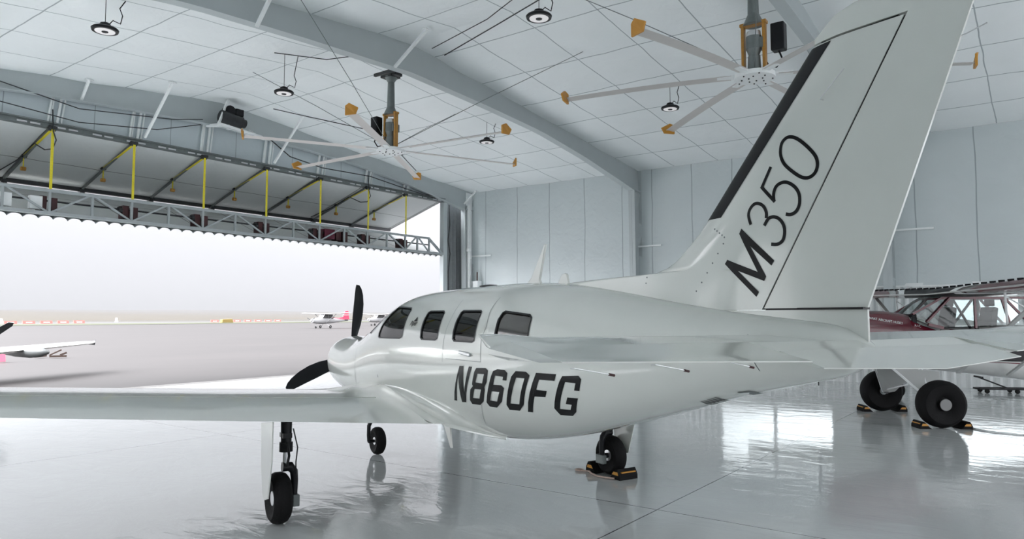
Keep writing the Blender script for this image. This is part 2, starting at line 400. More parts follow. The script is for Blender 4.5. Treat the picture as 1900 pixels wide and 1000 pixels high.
# gable wall above the door
gb=frame(18.0,left=False)
structobj(gb,'trim_5',M['steel'])
gw=MB(); xs=[0+21.6*i/40 for i in range(41)]
for a,b_ in zip(xs,xs[1:]): gw.prism([(a,YD+.06,6.2),(b_,YD+.06,6.2),(b_,YD+.06,zr(b_)),(a,YD+.06,zr(a))],(0,.04,0))
gw.bb(21.62,22.0,YD-.1,YD+.30,0,6.7)
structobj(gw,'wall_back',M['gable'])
hd=MB(); hd.bb(1.6,20.0,YD-.06,YD+.12,6.08,6.22); hd.bb(1.6,20,YD-.12,YD-.06,6.18,6.21)
for k in range(70):
    x=1.8+k*.262; hd.mi=1
    if k%3: hd.bb(x,x+.2,YD-.075,YD-.06,6.10,6.135)
hd.mi=0
structobj(hd,'trim_6',[M['grey'],M['alu']])
STX=[1.1,2.98,4.86,6.7,8.52,10.38,12.3,14.22,16.18,17.93]
po=MB()
for x in STX[1:]:
    for dx,w in((-.09,.04),(.1,.05),(.19,.03)): po.bar((x+dx,YD-.02,6.2),(x+dx+.08,YD-.02,min(prof(x),zr(x)-.2)+.02),w)
    po.bar((x-.02,YD+.02,6.2),(x+.03,YD-.02,prof(x)),.03)
structobj(po,'trim_7',M['steel_bright'])
# right jamb, dark side panel, corner column
jb=MB(); jb.bb(19.93,20.14,YD-.08,YD+.1,0,6.07)
structobj(jb,'trim_8',M['steel'])
sp=MB()
vs=[]; n=24
for i in range(n+1):
    x=20.2+1.72*i/n; yy=YD+.32+.05*sin(i*1.9)
    vs += [(x,yy,0),(x,yy,6.3)]
sp.add(vs,[(2*i,2*i+1,2*i+3,2*i+2) for i in range(n)])
sidem=mat('dark_grey_side_panel',(.24,.255,.265),.6,noise=.2)
structobj(sp,'wall_back',sidem)
cc=MB(); cc.bb(21.18,21.3,YD-.28,YD-.02,0,6.1); cc.bb(21.18,21.62,YD-.12,YD-.08,0,6.6); 
structobj(cc,'trim_9',M['steel_bright'])
# flange braces: short tubes from the rafters up to the roof
BR=[((8.76,17.97,6.27),(8.76,16.71,7.42)),((7.26,17.97,6.86),(7.26,17.6,7.26)),((12.52,17.97,6.27),(12.52,16.65,7.45)),((21.05,17.97,6.15),(21.05,17.38,6.58)),
    
    ((7.02,10.66,6.74),(7.02,10.2,7.24)),((10.26,10.66,6.95),(10.3,9.8,7.55)),((4.0,10.66,6.55),(4.0,10.2,6.95))]
for k,(a,b_) in enumerate(BR):
    m_=MB(); m_.bar(a,b_,.055,.05); m_.box(b_,(.16,.1,.02))
    o=m_.build('flange_brace',M['steel_bright'])
    wh=['from the left part of the door gable beam','near the left edge of the door gable beam','left of the orange-tipped fan on the gable beam','at the right corner above the door','on the left part of the middle roof beam','above the hub of the middle fan mount','at the far left of the middle roof beam'][k]
    tag(o,'short white steel brace '+wh,'brace','white flange braces')
# wall stubs: horizontal struts against the side wall
for k,(y,z) in enumerate(((10.45,4.1),(17.5,4.13),(2.8,4.1))):
    m_=MB(); m_.bar((XE-.12,y+.5,z),(XE-.12,y-.5,z),.05)
    tag(m_.build('wall_strut',M['steel_bright']),'short white horizontal strut on the side wall '+['beside the middle column','beside the door corner','right of the aircraft fin'][k],'strut','struts on the side wall')

# ================================================================== THE BIFOLD DOOR
D=bpy.data.objects.new('door_1',None); COL.objects.link(D); D['kind']='structure'
xa,xb=1.65,19.92
A0=Vector((0,18.2,6.10)); A1=Vector((0,20.92,5.25)); B1=Vector((0,20.78,5.10)); B0=Vector((0,18.2,4.12))
up=MB(); nrm=Vector((0,.85,2.72)).normalized()
def slab(b,p,q,x0,x1,th,n=1):
    d=(q-p); nn=Vector((0,-d.z,d.y)).normalized()*th
    X=Vector((1,0,0)); b.prism([p+X*x0,p+X*x1,q+X*x1,q+X*x0],nn)
slab(up,A0,A1,xa,xb,.05)
up.build('upper_leaf',M['leaf'],D)
er=MB(); er.bar(A1+Vector((xa,-.03,-.03)),A1+Vector((xb,-.03,-.03)),.12,.10); 
er.build('hinge_beam',M['dark'],D)
e2=MB(); e2.bar(A0+Vector((xb,0,0)),A1+Vector((xb,0,0)),.05); e2.build('edge_trim',M['alu'],D)
for x in STX:
    r=MB(); r.bar(A0+Vector((x,0,-.04)),A1+Vector((x,0,-.04)),.05,.05); r.build('leaf_rib',M['grey'],D)
lo=MB(); slab(lo,B0,B1,xa,xb,.03); lo.build('lower_leaf',M['leaf'],D)
sk=MB(); d=(B1-B0).normalized(); nn=Vector((0,-d.z,d.y)).normalized()
n=int((xb-xa)/.0305); vs=[]
for i in range(n+1):
    ph=(i%10)/10; h=.015+.075*(abs(2*ph-1)**3)
    for p in (B0-d*.1,B1): vs.append(Vector((xa+i*.0305,0,0))+p-nn*h)
sk.add(vs,[(2*i,2*i+1,2*i+3,2*i+2) for i in range(n)]); 
sk.build('door_skin',M['corr'],D)
tz0,tz1,ty=4.13,4.64,18.02
ch=MB(); ch.bar((xa,ty,tz1),(19.15,ty,tz1),.08,.065); ch.build('truss_chord',M['truss'],D)
ch=MB(); ch.bar((xa,ty,tz0),(19.9,ty,tz0),.08,.06); ch.bb(xa,19.92,18.0,18.2,4.09,4.12); ch.build('truss_chord',M['truss'],D)
ch=MB(); ch.bar((19.12,ty,tz1),(19.85,ty,tz0),.07,.07); ch.build('truss_diagonal',M['truss'],D)
allx=STX+[19.15]
for i,x in enumerate(allx):
    v=MB(); v.bar((x,ty,tz0),(x,ty,tz1),.055,.05); v.build('truss_post',M['truss'],D)
    if i+1<len(allx):
        xm=(x+allx[i+1])/2
        v=MB(); v.bar((xm,ty,tz0),(xm,ty,tz1),.055,.05); v.build('truss_post',M['truss'],D)
        for xx in (x,allx[i+1]):
            v=MB(); v.bar((xm+(.04 if xx>xm else -.04),ty,tz1),(xx,ty,tz0),.045,.04); v.build('truss_diagonal',M['truss'],D)
sh=MB(); sh.cone((xa,18.16,4.42),(19.3,18.16,4.42),.022,.022,10); sh.build('drive_shaft',M['dark'],D)
for i,x in enumerate(STX):
    dr=MB()
    if i<8 or True:
        dr.bb(x-.17,x-.02,18.1,18.34,4.2,4.52); dr.bb(x+.08,x+.2,18.1,18.34,4.2,4.5)
    dr.build('strap_drum',M['maroon'],D,bevel=.01)
    kb=MB(); kb.cone((x-.24,18.2,4.4),(x-.17,18.2,4.4),.09,.1,14); kb.build('drum_bearing',M['dark'],D)
mt=MB(); mt.bb(14.5,14.9,18.1,18.4,4.24,4.55); mt.mi=1; mt.bb(14.95,15.15,18.1,18.35,4.22,4.5); mt.bb(15.2,15.42,18.1,18.35,4.2,4.52)
mt.build('door_opener',[mat('dark_red_motor',(.12,.01,.03),.4),M['maroon']],D,bevel=.01)
for x0,x1 in ((5.55,5.98),(6.33,6.58)):
    cbx=MB(); cbx.bb(x0,x1,18.06,18.2,4.2,4.5); cbx.build('control_box',M['steel_bright'],D,bevel=.01)
for i,x in enumerate(STX):
    s_=MB(); s_.bb(x-.03,x+.03,17.985,17.99,4.62,6.08); s_.build('lift_strap',M['yellow'],D)
    hy=20.0 if False else 19.62
    pz=5.67
    p0=Vector((x-.02,18.05,6.02)); p1=Vector((x+.0,hy,pz-.02))
    s_=MB(); s_.bar(p0,p1,.06,.006); s_.build('lift_strap',M['yellow'],D)
    s_=MB(); s_.bar((x,hy,pz-.04),(x,hy,pz-.30),.06,.006); s_.build('lift_strap',M['yellow'],D)
    k_=MB(); k_.cone((x-.05,hy,pz-.33),(x+.05,hy,pz-.33),.05,.05,12); k_.build('strap_hook',M['amber'],D)
    pu=MB(); pu.cone((x-.06,hy,pz),(x+.06,hy,pz),.06,.06,14); pu.bb(x-.08,x+.08,hy-.05,hy+.06,pz,pz+.06); pu.build('strap_pulley',M['dark'],D)
    pu=MB(); pu.cone((x-.07,18.03,6.06),(x+.07,18.03,6.06),.05,.05,14); pu.bb(x-.09,x+.09,17.98,18.1,6.06,6.12); pu.build('strap_pulley',M['dark'],D)
    pu=MB(); pu.box((x+.0,20.86,5.18),(.13,.14,.09)); pu.build('hinge_knuckle',M['dark'],D)
for x in (6.7,16.18):
    c_=MB(); pts=[(x-.02,18.0,6.5),(x,17.97,6.0),(x+.06,17.95,5.8),(x+.05,18.1,5.62),(x-.02,18.35,5.62),(x-.05,18.9,5.85),(x-.1,19.7,5.55),(x-.3,20.6,5.28)]
    c_.tube(pts,.014,6); c_.build('cable',M['dark'],D)
# motor of the door near the ridge with its bracket
dm=thing('door_motor','black electric motor on a white bracket up on the gable beam above the door','motor',(10.78,17.45,7.1))
b=MB(); b.cone((-.3,0,.02),(.3,0,-.04),.17,.17,20); b.cone((.3,0,-.04),(.42,0,-.05),.12,.12,16); b.build('motor_housing',M['dark'],dm,smooth=True)
b=MB(); b.cone((-.05,-.08,.2),(-.05,.14,.2),.15,.15,18); b.bb(.1,.32,-.1,.1,.12,.3); b.build('gearbox',M['black'],dm,smooth=True,bevel=.01)
b=MB(); b.bar((-.45,-.12,-.22),(.9,-.1,-.32),.05); b.bar((-.3,.1,-.2),(1.2,.2,-.3),.04); b.bar((-.4,-.1,-.2),(-.1,0,.5),.05); b.bar((.7,-.1,-.3),(.75,.3,-.1),.04); b.bar((-.4,.5,-.2),(-.1,-.1,-.22),.05)
for x in (-.3,.2): b.bar((x,0,-.2),(x,.5,-.15),.05)
b.build('motor_bracket',M['steel_bright'],dm)
# door-post hardware beyond the white aircraft
hb=thing('latch_rail','white vertical pipe with a latch on the door corner column','rail',(21.1,17.75,0))
b=MB(); b.tube([(0,0,0),(0,0,4.5)],.03,10); b.build('pipe',M['steel_bright'],hb); 
b=MB(); b.bb(-.1,.06,-.06,.06,4.28,4.4); b.build('latch',M['steel_bright'],hb,bevel=.01); b=MB(); b.bb(-.03,.1,-.05,.05,4.0,4.15); b.build('latch',M['steel_bright'],hb,bevel=.01)
cb=MB(); cb.tube([(20.55,18.3,6.1),(20.6,18.3,5.3),(20.5,18.3,4.7),(20.62,18.3,4.2),(20.52,18.3,3.5),(20.56,18.3,2.2),(20.55,18.3,0.02)],.02,6)
tag(cb.build('cable',M['dark']),'black cable hanging down the dark panel beside the door','cable')
for k,(y,z) in enumerate(((17.95,2.98),(17.55,2.98))):
    t=thing('wall_bracket','white bolted bracket box '+('left, below the latch pipe' if k==0 else 'right, carrying a rusty rod'),'bracket',(21.35,y,0))
    b=MB(); b.bb(-.13,.13,-.12,.12,2.6,3.16); b.build('box',M['steel_bright'],t,bevel=.01)
    if k==1: b=MB(); b.tube([(0,0,3.16),(0,0,3.5)],.025,8); b.build('rod',M['maroon'],t)
    b=MB(); b.bb(-.03,.03,-.03,.03,0,2.6); b.build('post',M['steel_bright'],t)

# ---- ceiling fans
def make_fan(loc, a0, label, left_box, droop=.03, R_=3.0):
    t=thing('ceiling_fan',label,'ceiling fan',loc,0,'large six-blade ceiling fans')
    h=zr(loc[0])-loc[2]
    b=MB(); b.cone((0,0,.95),(0,0,min(h,1.62)),.085,.07,14); b.cone((0,0,.78),(0,0,.95),.16,.085,14); b.cone((0,0,1.5),(0,0,1.62),.07,.15,14)
    b.build('downtube',M['grey'],t,smooth=True)
    b=MB(); b.bar((-.02,-.25,1.66),(-.02,.2,1.66),.22,.1); b.bar((-.3,-.5,1.62),(-.3,.2,1.62),.06); b.bb(-.14,.14,-.14,.14,1.6,1.72)
    b.build('mount_clamp',M['dark'],t)
    b=MB()
    for s in (-1,1): b.bar((0,s*.16,.06),(0,s*.16,.8),.045,.10)
    b.bar((0,-.2,.8),(0,.2,.8),.12,.05); b.build('motor_frame',M['amber'],t,bevel=.006)
    b=MB(); b.cone((0,0,.4),(0,0,.6),.115,.115,20); b.cone((0,0,.02),(0,0,.08),.16,.14,20); b.cone((0,0,.08),(0,0,.3),.1,.09,20); b.cone((0,0,.3),(0,0,.4),.07,.11,20)
    b.bb(-.06,.12,-.15,-.08,.4,.56)
    b.build('motor',M['grey'],t,smooth=True)
    b=MB(); b.cone((0,0,.6),(0,0,.68),.115,.1,20); b.build('motor_cap',M['alu'],t,smooth=True)
    s=left_box
    b=MB(); b.box((s*.1,-s*.34,.55),(.18,.2,.42)); b.build('drive_box',M['black'],t,bevel=.02)
    b=MB(); b.tube([(s*.1,-s*.34,.34),(s*.12,-s*.38,.22),(s*.1,-s*.3,.10),(s*.06,-s*.2,.12),(s*.04,-s*.12,.3)],.014,7); b.build('cable',M['black'],t)
    b=MB(); b.cone((0,0,-.05),(0,0,.02),.3,.3,24); 
    for k in range(6):
        a=radians(a0+60*k); c=Vector((cos(a),sin(a),0)); b.bar(c*.15,c*.55,.12,.03)
    hub=b.build('hub',M['steel_bright'],t)
    for k in range(14):
        a=k*2.4; r=.08+.018*k; b=MB(); b.cone((r*cos(a),r*sin(a),-.065),(r*cos(a),r*sin(a),-.05),.012,.012,6); b.build('bolt',M['dark'],hub)
    for k in range(6):
        a=radians(a0+60*k); ca,sa=cos(a),sin(a)
        R=Matrix(((ca,-sa,0),(sa,ca,0),(0,0,1)))
        b=MB(); rings=[]
        for i in range(11):
            x=.34+(R_-.34)*i/10; dz=-droop*(x/3)**2
            pr=[(-.085,.0),(-.05,.016),(.02,.018),(.085,-.01),(.02,-.0),(-.05,-.006)]
            rings.append([R@Vector((x,y,z+dz+y*.18)) for y,z in pr])
        b.loft(rings); bl=b.build('blade',M['fanblade'],t,smooth=True)
        b=MB(); q=[(R_,-.1,-.05-droop),(R_+.03,.1,-.04-droop),(R_+.05,.15,.07-droop),(R_+.04,-.02,.16-droop),(R_,-.1,.12-droop)]
        b.prism([R@Vector(p) for p in q],R@Vector((.035,0,0))); b.build('blade_tip',M['orange'],bl,bevel=.008)
    # guy wires to the roof
    for ang,r in ((200,3.6),(300,4.2),(20,3.9),(110,3.6)):
        a=radians(ang); x,y=r*cos(a),r*sin(a)
        z=zr(loc[0]+x)-loc[2]-.03
        b=MB(); b.tube([(.1*cos(a),.1*sin(a),.1),(x*.5,y*.5,.1+(z-.1)*.5),(x,y,z)],.007,5); b.build('guy_wire',M['grey'],t)
    return t
make_fan((10.85,11.38,5.42),33,'big fan with orange blade tips hung from the middle roof beam',-1)
make_fan((10.8,3.44,5.45),50,'big fan with orange blade tips partly hidden behind the white airplane fin',1,.12,2.9)
# ---- high-bay lamps
LAMPS=[((5.36,12.47,6.56),'round black high-bay lamp at top left of the roof'),((9.33,13.1,6.62),'small round black high-bay lamp just right of the door motor'),
       ((15.4,12.33,6.62),'round black high-bay lamp beyond the blade tips of the middle fan'),((9.3,6.38,6.58),'round black high-bay lamp near the ridge between the two fans'),
       ((15.35,6.85,6.6),'round black high-bay lamp above an orange blade tip left of the aircraft fin')]
SHOWN=len(LAMPS)
def make_lamp(loc,label,hid=False):
    t=thing('high_bay_lamp',label,'lamp',loc,0,'round high-bay lamps under the roof')
    b=MB(); b.lathe([(0,.155),(-.005,.20),(.03,.21),(.05,.19),(.075,.10),(.13,.075),(.15,.03)],(0,0,0),(0,0,1),32); b.build('housing',M['black'],t,smooth=True)
    b=MB(); b.lathe([(-.008,.05),(-.012,.052),(-.012,.152),(-.004,.155)],(0,0,0),(0,0,1),32); b.build('lens',M['lamp'],t)
    b=MB(); b.cone((0,0,-.02),(0,0,0),.05,.055,16); b.build('sensor',M['black'],t)
    b=MB(); h=zr(loc[0])-loc[2]
    b.tube([(0,0,.15),(0,0,.18),(0,0,h-.04)],.006,5); b.build('hanger',M['dark'],t)
    b=MB(); b.tube([(.06,0,.13),(.1,-.05,.2),(.2,-.1,.16),(.22,-.12,.3),(.18,-.1,.42),(.26,-.12,h-.02)],.009,6); b.build('cable',M['black'],t)
    return t
LAMP_W=110
for l,n in LAMPS: make_lamp(l,n)
# ---- cables and conduits under the roof
def rc(pts,r,label,name='cable',m='dark'):
    b=MB(); b.tube(pts,r,6); tag(b.build(name,M[m]),label,'cable')
def rz(x,y,d=.05): return (x,y,zr(x)-d)
rc([rz(11.5,10.4,.09),rz(10.9,8.4,.12),rz(10.2,6.4,.1),rz(9.8,3,.12)],.012,'thin black conduit running under the ridge past the ridge lamp','conduit')
rc([rz(11.1,10.4,.1),rz(10.5,8.4,.16),rz(9.8,6.9,.12)],.009,'loose black cable under the roof between the middle beam and the ridge lamp')
rc([rz(9.0,13.0,.1),rz(9.9,12.4,.2),rz(10.6,11.2,.15)],.01,'black cable from the small lamp to the middle roof beam')
rc([(5.0,17.93,6.95),(7.2,17.9,6.62),(9.4,17.85,6.85),(10.15,17.75,7.0)],.012,'black cable sagging along the left of the door gable beam')
rc([(4.6,17.93,6.5),(7.2,17.9,6.3),(9.0,17.85,6.5),(10.1,17.75,6.85)],.012,'lower black cable sagging left of the door motor')
rc([(12.05,17.5,6.8),(12.9,17.75,6.5),(14.2,17.9,6.4),(16.2,17.93,6.45),(17.6,17.93,6.3),(19.4,17.93,6.12)],.016,'thick black cable running right from the door motor to the jamb')
rc([(11.5,16.6,7.4),(12.0,15.9,7.2),(13.5,15.2,7.05),(15.6,16.0,6.9),(17.3,16.9,6.7)],.013,'long black cable drooping under the roof behind the middle fan')
# ================================================================== THE WHITE SIX-SEAT AIRCRAFT
# local frame: +x nose, +y left wing, z up, origin on the floor between the main wheels
TAB=[(3.44,1.40,1.0,0.26),(3.39,1.48,0.93,0.35),(3.28,1.525,0.86,0.425),(3.1,1.53,0.82,0.457),(2.8, 1.535, 0.767, 0.479),(2.4, 1.556, 0.732, 0.495),(2.1, 1.632, 0.72, 0.503),(1.8, 1.755, 0.711, 0.508),(1.45, 1.895, 0.704, 0.525),(0.87, 2.036, 0.697, 0.555),(0.0, 2.085, 0.687, 0.578),(-0.7, 2.092, 0.702, 0.596),(-1.3, 2.092, 0.751, 0.603),(-1.9, 2.056, 0.861, 0.565),(-2.5, 1.978, 1.024, 0.49),(-3.1, 1.886, 1.196, 0.392),(-3.6, 1.819, 1.342, 0.293),(-4.0, 1.776, 1.439, 0.212),(-4.2, 1.745, 1.49, 0.15),(-4.32, 1.68, 1.55, 0.07),(-4.36, 1.65, 1.57, 0.04)]
def sec(f):
    T=TAB
    if f>=T[0][0]: return T[0][1:]
    if f<=T[-1][0]: return T[-1][1:]
    for i in range(len(T)-1):
        if T[i][0]>=f>=T[i+1][0]: break
    p1=T[i];p2=T[i+1];p0=T[i-1] if i>0 else None;p3=T[i+2] if i+2<len(T) else None
    h=p2[0]-p1[0];t=(f-p1[0])/h;r=[]
    for k in (1,2,3):
        d=(p2[k]-p1[k])/h
        m1=((p2[k]-p0[k])/(p2[0]-p0[0])) if p0 else d
        m2=((p3[k]-p1[k])/(p3[0]-p1[0])) if p3 else d
        r.append((2*t**3-3*t*t+1)*p1[k]+(t**3-2*t*t+t)*h*m1+(-2*t**3+3*t*t)*p2[k]+(t**3-t*t)*h*m2)
    return r
EX=2.25
def ring(f,off=0,n=72):
    zt,zb,w=sec(f); zc=(zt+zb)/2; hh=(zt-zb)/2+off; w=w+off; R=[]
    for k in range(n):
        th=2*pi*k/n; c=cos(th); s=sin(th); e=2/EX
        R.append((f,w*copysign(abs(c)**e,c),zc+hh*copysign(abs(s)**e,s)))
    return R
def side(f,z,off=0):
    zt,zb,w=sec(f); zc=(zt+zb)/2; hh=(zt-zb)/2+off; u=min(1,abs(z-zc)/hh)
    return (w+off)*(1-u**EX)**(1/EX)
def frange(a,b,n): return [a+(b-a)*i/n for i in range(n+1)]
P=thing('airplane','white single-propeller airplane filling the hangar, registration on its side and black script on the fin','airplane',(5.64,4.76,0),radians(68.3))
fs=[3.44,3.425,3.39,3.35]+frange(3.28,-4.36,112)
def evaluated(o):
    dg=bpy.context.evaluated_depsgraph_get(); dg.update()
    me=bpy.data.meshes.new_from_object(o.evaluated_get(dg)); 
    o.modifiers.clear(); o.data=me; return o
def boolean(o,c,op):
    m=o.modifiers.new('b','BOOLEAN'); m.operation=op; m.solver='EXACT'; m.object=c
    try: m.material_mode='TRANSFER'
    except Exception: pass
    n0=len(o.data.vertices); evaluated(o); pass
b=MB(); 
nose=[(3.455,0.93*y+0,1.2+(z-1.2)*.93) for f,y,z in ring(3.44)]
b.loft([nose]+[ring(f) for f in fs]+[[(-4.365,y*.5,1.61+(z-1.61)*.5) for f,y,z in ring(-4.36)]])
F_=b.build('fuselage',[M['white'],M['cabin']],P)
c=MB(); c.loft([ring(f,-.035,48) for f in frange(1.95,-2.35,44)]); cav=c.build('tmp',[M['white'],M['cabin']],P); 
for p in cav.data.polygons: p.material_index=1
boolean(F_,cav,'DIFFERENCE'); bpy.data.objects.remove(cav)
WIN={'a':[(1.161,1.609),(1.144,1.578),(1.09,1.566),(0.445,1.576),(0.389,1.594),(0.42,1.865),(0.455,1.888),(0.90,1.905),(0.97,1.893),(1.10,1.77),(1.155,1.69)],
 'b':[(-0.082,1.6),(-0.119,1.581),(-0.441,1.583),(-0.484,1.602),(-0.461,1.833),(-0.426,1.849),(-0.108,1.849),(-0.068,1.835),(-0.055,1.779),(-0.06,1.676)],
 'c':[(-0.806,1.605),(-0.844,1.586),(-1.188,1.587),(-1.222,1.603),(-1.195,1.838),(-1.169,1.849),(-0.832,1.851),(-0.80,1.835),(-0.789,1.75),(-0.793,1.657)],
 'd':[(-1.528,1.636),(-1.556,1.609),(-1.941,1.603),(-1.974,1.622),(-1.944,1.788),(-1.906,1.812),(-1.557,1.841),(-1.529,1.828),(-1.511,1.776),(-1.521,1.698)]}
WSH=[(1.56,1.605),(1.52,1.612),(1.33,1.72),(1.2,1.83),(1.13,1.94),(1.12,2.2),(2.6,2.2),(2.3,1.565)]
cut=MB()
for k,pl in WIN.items():
    for s in (1,-1): cut.prism([(f,s*.25,z) for f,z in pl],(0,s*.6,0))
for s in (1,-1): cut.prism([(f,s*.03,z) for f,z in WSH],(0,s*.7,0))
cu=cut.build('tmp',[M['white'],M['cabin']],P)
for p in cu.data.polygons: p.material_index=1
boolean(F_,cu,'DIFFERENCE'); bpy.data.objects.remove(cu)
F_.data.polygons.foreach_set('use_smooth',[True]*len(F_.data.polygons)); F_.data.set_sharp_from_angle(angle=radians(35))
def shellpane(poly,y0,dy,name,m):
    x0=min(p[0] for p in poly)-.05; x1=max(p[0] for p in poly)+.05
    s=MB(); s.loft([ring(f,-.008,72) for f in frange(x1,x0,24)])
    o=s.build(name,m,P); i=MB(); i.loft([ring(f,-.014,72) for f in frange(x1+.1,x0-.1,24)]); io=i.build('t2',m,P)
    boolean(o,io,'DIFFERENCE'); bpy.data.objects.remove(io)
    q=MB(); q.prism([(f,y0,z) for f,z in poly],(0,dy,0)); qo=q.build('t3',m,P)
    boolean(o,qo,'INTERSECT'); bpy.data.objects.remove(qo)
    o.data.polygons.foreach_set('use_smooth',[True]*len(o.data.polygons)); o.data.set_sharp_from_angle(angle=radians(30))
    return o
def ribbon(pts,w,lift=.004,closed=False,s=1,mb=None,surf=None):
    """thin flat strip laid on the skin through (f,z) points"""
    sf=surf or (lambda f,z: side(f,z,lift))
    Q=[]
    n0=len(pts)
    for i in range(n0 if closed else n0-1):
        a=pts[i]; b_=pts[(i+1)%n0]; L=sqrt((a[0]-b_[0])**2+(a[1]-b_[1])**2); m_=max(1,int(L/.03))
        for j in range(m_): Q.append((a[0]+(b_[0]-a[0])*j/m_,a[1]+(b_[1]-a[1])*j/m_))
    if not closed: Q.append(pts[-1])
    n=len(Q); vs=[]
    for i in range(n):
        p=Q[(i-1)%n] if closed else Q[max(i-1,0)]; q=Q[(i+1)%n] if closed else Q[min(i+1,n-1)]
        dx,dz=q[0]-p[0],q[1]-p[1]; L=sqrt(dx*dx+dz*dz) or 1; nx,nz=-dz/L*w/2,dx/L*w/2
        for t in(-1,1):
            f,z=Q[i][0]+t*nx,Q[i][1]+t*nz; vs.append((f,s*sf(f,z),z))
    m=mb or MB(); m.add(vs,[(2*i,2*i+1,2*((i+1)%n)+1,2*((i+1)%n)) for i in range(n if closed else n-1)])
    return m
for k,pl in WIN.items():
    for s in (1,-1):
        m_=M['shaded'] if k=='d' else M['glass']
        o=shellpane(pl,s*.2,s*.6,'cabin_window',m_)
        ribbon(pl,.014,closed=True,s=s).build('window_seal',M['black'],o,fix=False)
shellpane(WSH,-.8,1.6,'windshield',M['clear'])
for s in (1,-1):
    g=ribbon([(1.56,1.605),(1.52,1.612),(1.33,1.72),(1.2,1.83),(1.13,1.94)],.014,s=s); g.build('windshield_seal',M['black'],P,fix=False)
# cabin floor and seats seen through the panes
b=MB(); b.bb(-1.8,1.7,-.34,.34,1.08,1.12); b.bb(1.45,1.7,-.36,.36,1.1,1.50); b.build('cabin_floor',M['cabin'],P)
for f in (.55,-.45,-1.5):
    for l in (.24,-.24):
        b=MB(); b.prism([(f-.12,l-.19,1.0),(f-.2,l-.19,1.66),(f-.12,l-.19,1.7),(f+.02,l-.19,1.3),(f+.42,l-.19,1.28),(f+.42,l-.19,1.05)],(0,.38,0))
        b.bb(f-.22,f-.12,l-.1,l+.1,1.7,1.84); b.build('seat',M['leather'],P,bevel=.02)
# seams of cowl, door and rings
sm=MB()
ribbon([(2.0,1.535),(1.96,1.45),(1.94,1.332),(1.93,1.188),(1.94,1.065),(2.0,.92)],.006,mb=sm,lift=.002)
ribbon([(-.63,1.393),(-.632,1.66),(-.66,1.80),(-.655,1.95)],.005,mb=sm,lift=.002)
ribbon([(-1.355,1.432),(-1.335,1.60),(-1.37,1.72),(-1.325,1.85),(-1.325,1.96)],.005,mb=sm,lift=.002)
ribbon([(-.70,1.425),(-1.355,1.43)],.004,mb=sm,lift=.002)
ribbon([(-1.26,1.07),(-1.2,.98),(-1.11,.87)],.004,mb=sm,lift=.002)
ribbon([(-3.83,1.50),(-3.79,1.6),(-3.76,1.7)],.005,mb=sm,lift=.002)
sm.build('panel_seams',M['grey'],P,fix=False)
# registration on the left side
REG={'N':[[(-0.775,1.061),(-0.829,1.062),(-0.955,1.30),(-0.923,1.061),(-1.001,1.066),(-1.213,1.382),(-1.158,1.382),(-1.02,1.155),(-1.06,1.381),(-0.985,1.378)]],
'8':[[(-1.19,1.237),(-1.25,1.345),(-1.285,1.378),(-1.43,1.386),(-1.463,1.367),(-1.431,1.272),(-1.385,1.228),(-1.383,1.205),(-1.318,1.106),(-1.24,1.067),(-1.105,1.062),(-1.086,1.093),(-1.145,1.19),(-1.2,1.222)],[(-1.298,1.331),(-1.402,1.334),(-1.358,1.256),(-1.253,1.257)],[(-1.217,1.2),(-1.324,1.203),(-1.262,1.122),(-1.155,1.119)]],
'6':[[(-1.356,1.101),(-1.508,1.330),(-1.54,1.368),(-1.599,1.386),(-1.699,1.387),(-1.734,1.364),(-1.712,1.305),(-1.659,1.304),(-1.672,1.331),(-1.563,1.334),(-1.522,1.259),(-1.634,1.262),(-1.663,1.242),(-1.587,1.13),(-1.484,1.070),(-1.382,1.068)],[(-1.482,1.202),(-1.588,1.205),(-1.519,1.123),(-1.422,1.123)]],
'0':[[(-1.631,1.108),(-1.78,1.341),(-1.841,1.386),(-1.967,1.389),(-2.007,1.364),(-1.853,1.132),(-1.769,1.074),(-1.642,1.069)],[(-1.84,1.336),(-1.942,1.337),(-1.799,1.128),(-1.691,1.125)]],
'F':[[(-1.859,1.075),(-1.913,1.076),(-2.015,1.208),(-2.131,1.212),(-2.166,1.261),(-2.055,1.261),(-2.108,1.339),(-2.269,1.341),(-2.296,1.391),(-2.081,1.388)]],
'G':[[(-2.17,1.134),(-2.317,1.34),(-2.355,1.381),(-2.514,1.394),(-2.534,1.37),(-2.49,1.286),(-2.441,1.286),(-2.472,1.339),(-2.375,1.34),(-2.221,1.133),(-2.316,1.134),(-2.358,1.176),(-2.307,1.178),(-2.352,1.23),(-2.449,1.231),(-2.357,1.124),(-2.294,1.087),(-2.185,1.083)]]}
from mathutils.geometry import tessellate_polygon
def decal(loops,surf,mb,s=1,sub=2):
    """filled letter with holes laid on a surface y = surf(f,z)"""
    L=[[Vector((p[0],p[1],0)) for p in lp] for lp in loops]
    tris=tessellate_polygon(L); flat=[p for lp in loops for p in lp]
    T=[tuple(flat[i] for i in t) for t in tris]
    for _ in range(sub):
        T2=[]
        for a,b_,c_ in T:
            m=lambda p,q: ((p[0]+q[0])/2,(p[1]+q[1])/2)
            ab,bc,ca=m(a,b_),m(b_,c_),m(c_,a); T2+=[(a,ab,ca),(ab,b_,bc),(ca,bc,c_),(ab,bc,ca)]
        T=T2
    for t in T: mb.add([(p[0],s*surf(*p),p[1]) for p in t],[(0,1,2)])
    return mb
for k,lp in REG.items():
    b=MB(); decal(lp,lambda f,z: side(f,z,.003),b); b.build('registration_letter',M['ink'],F_,fix=False)
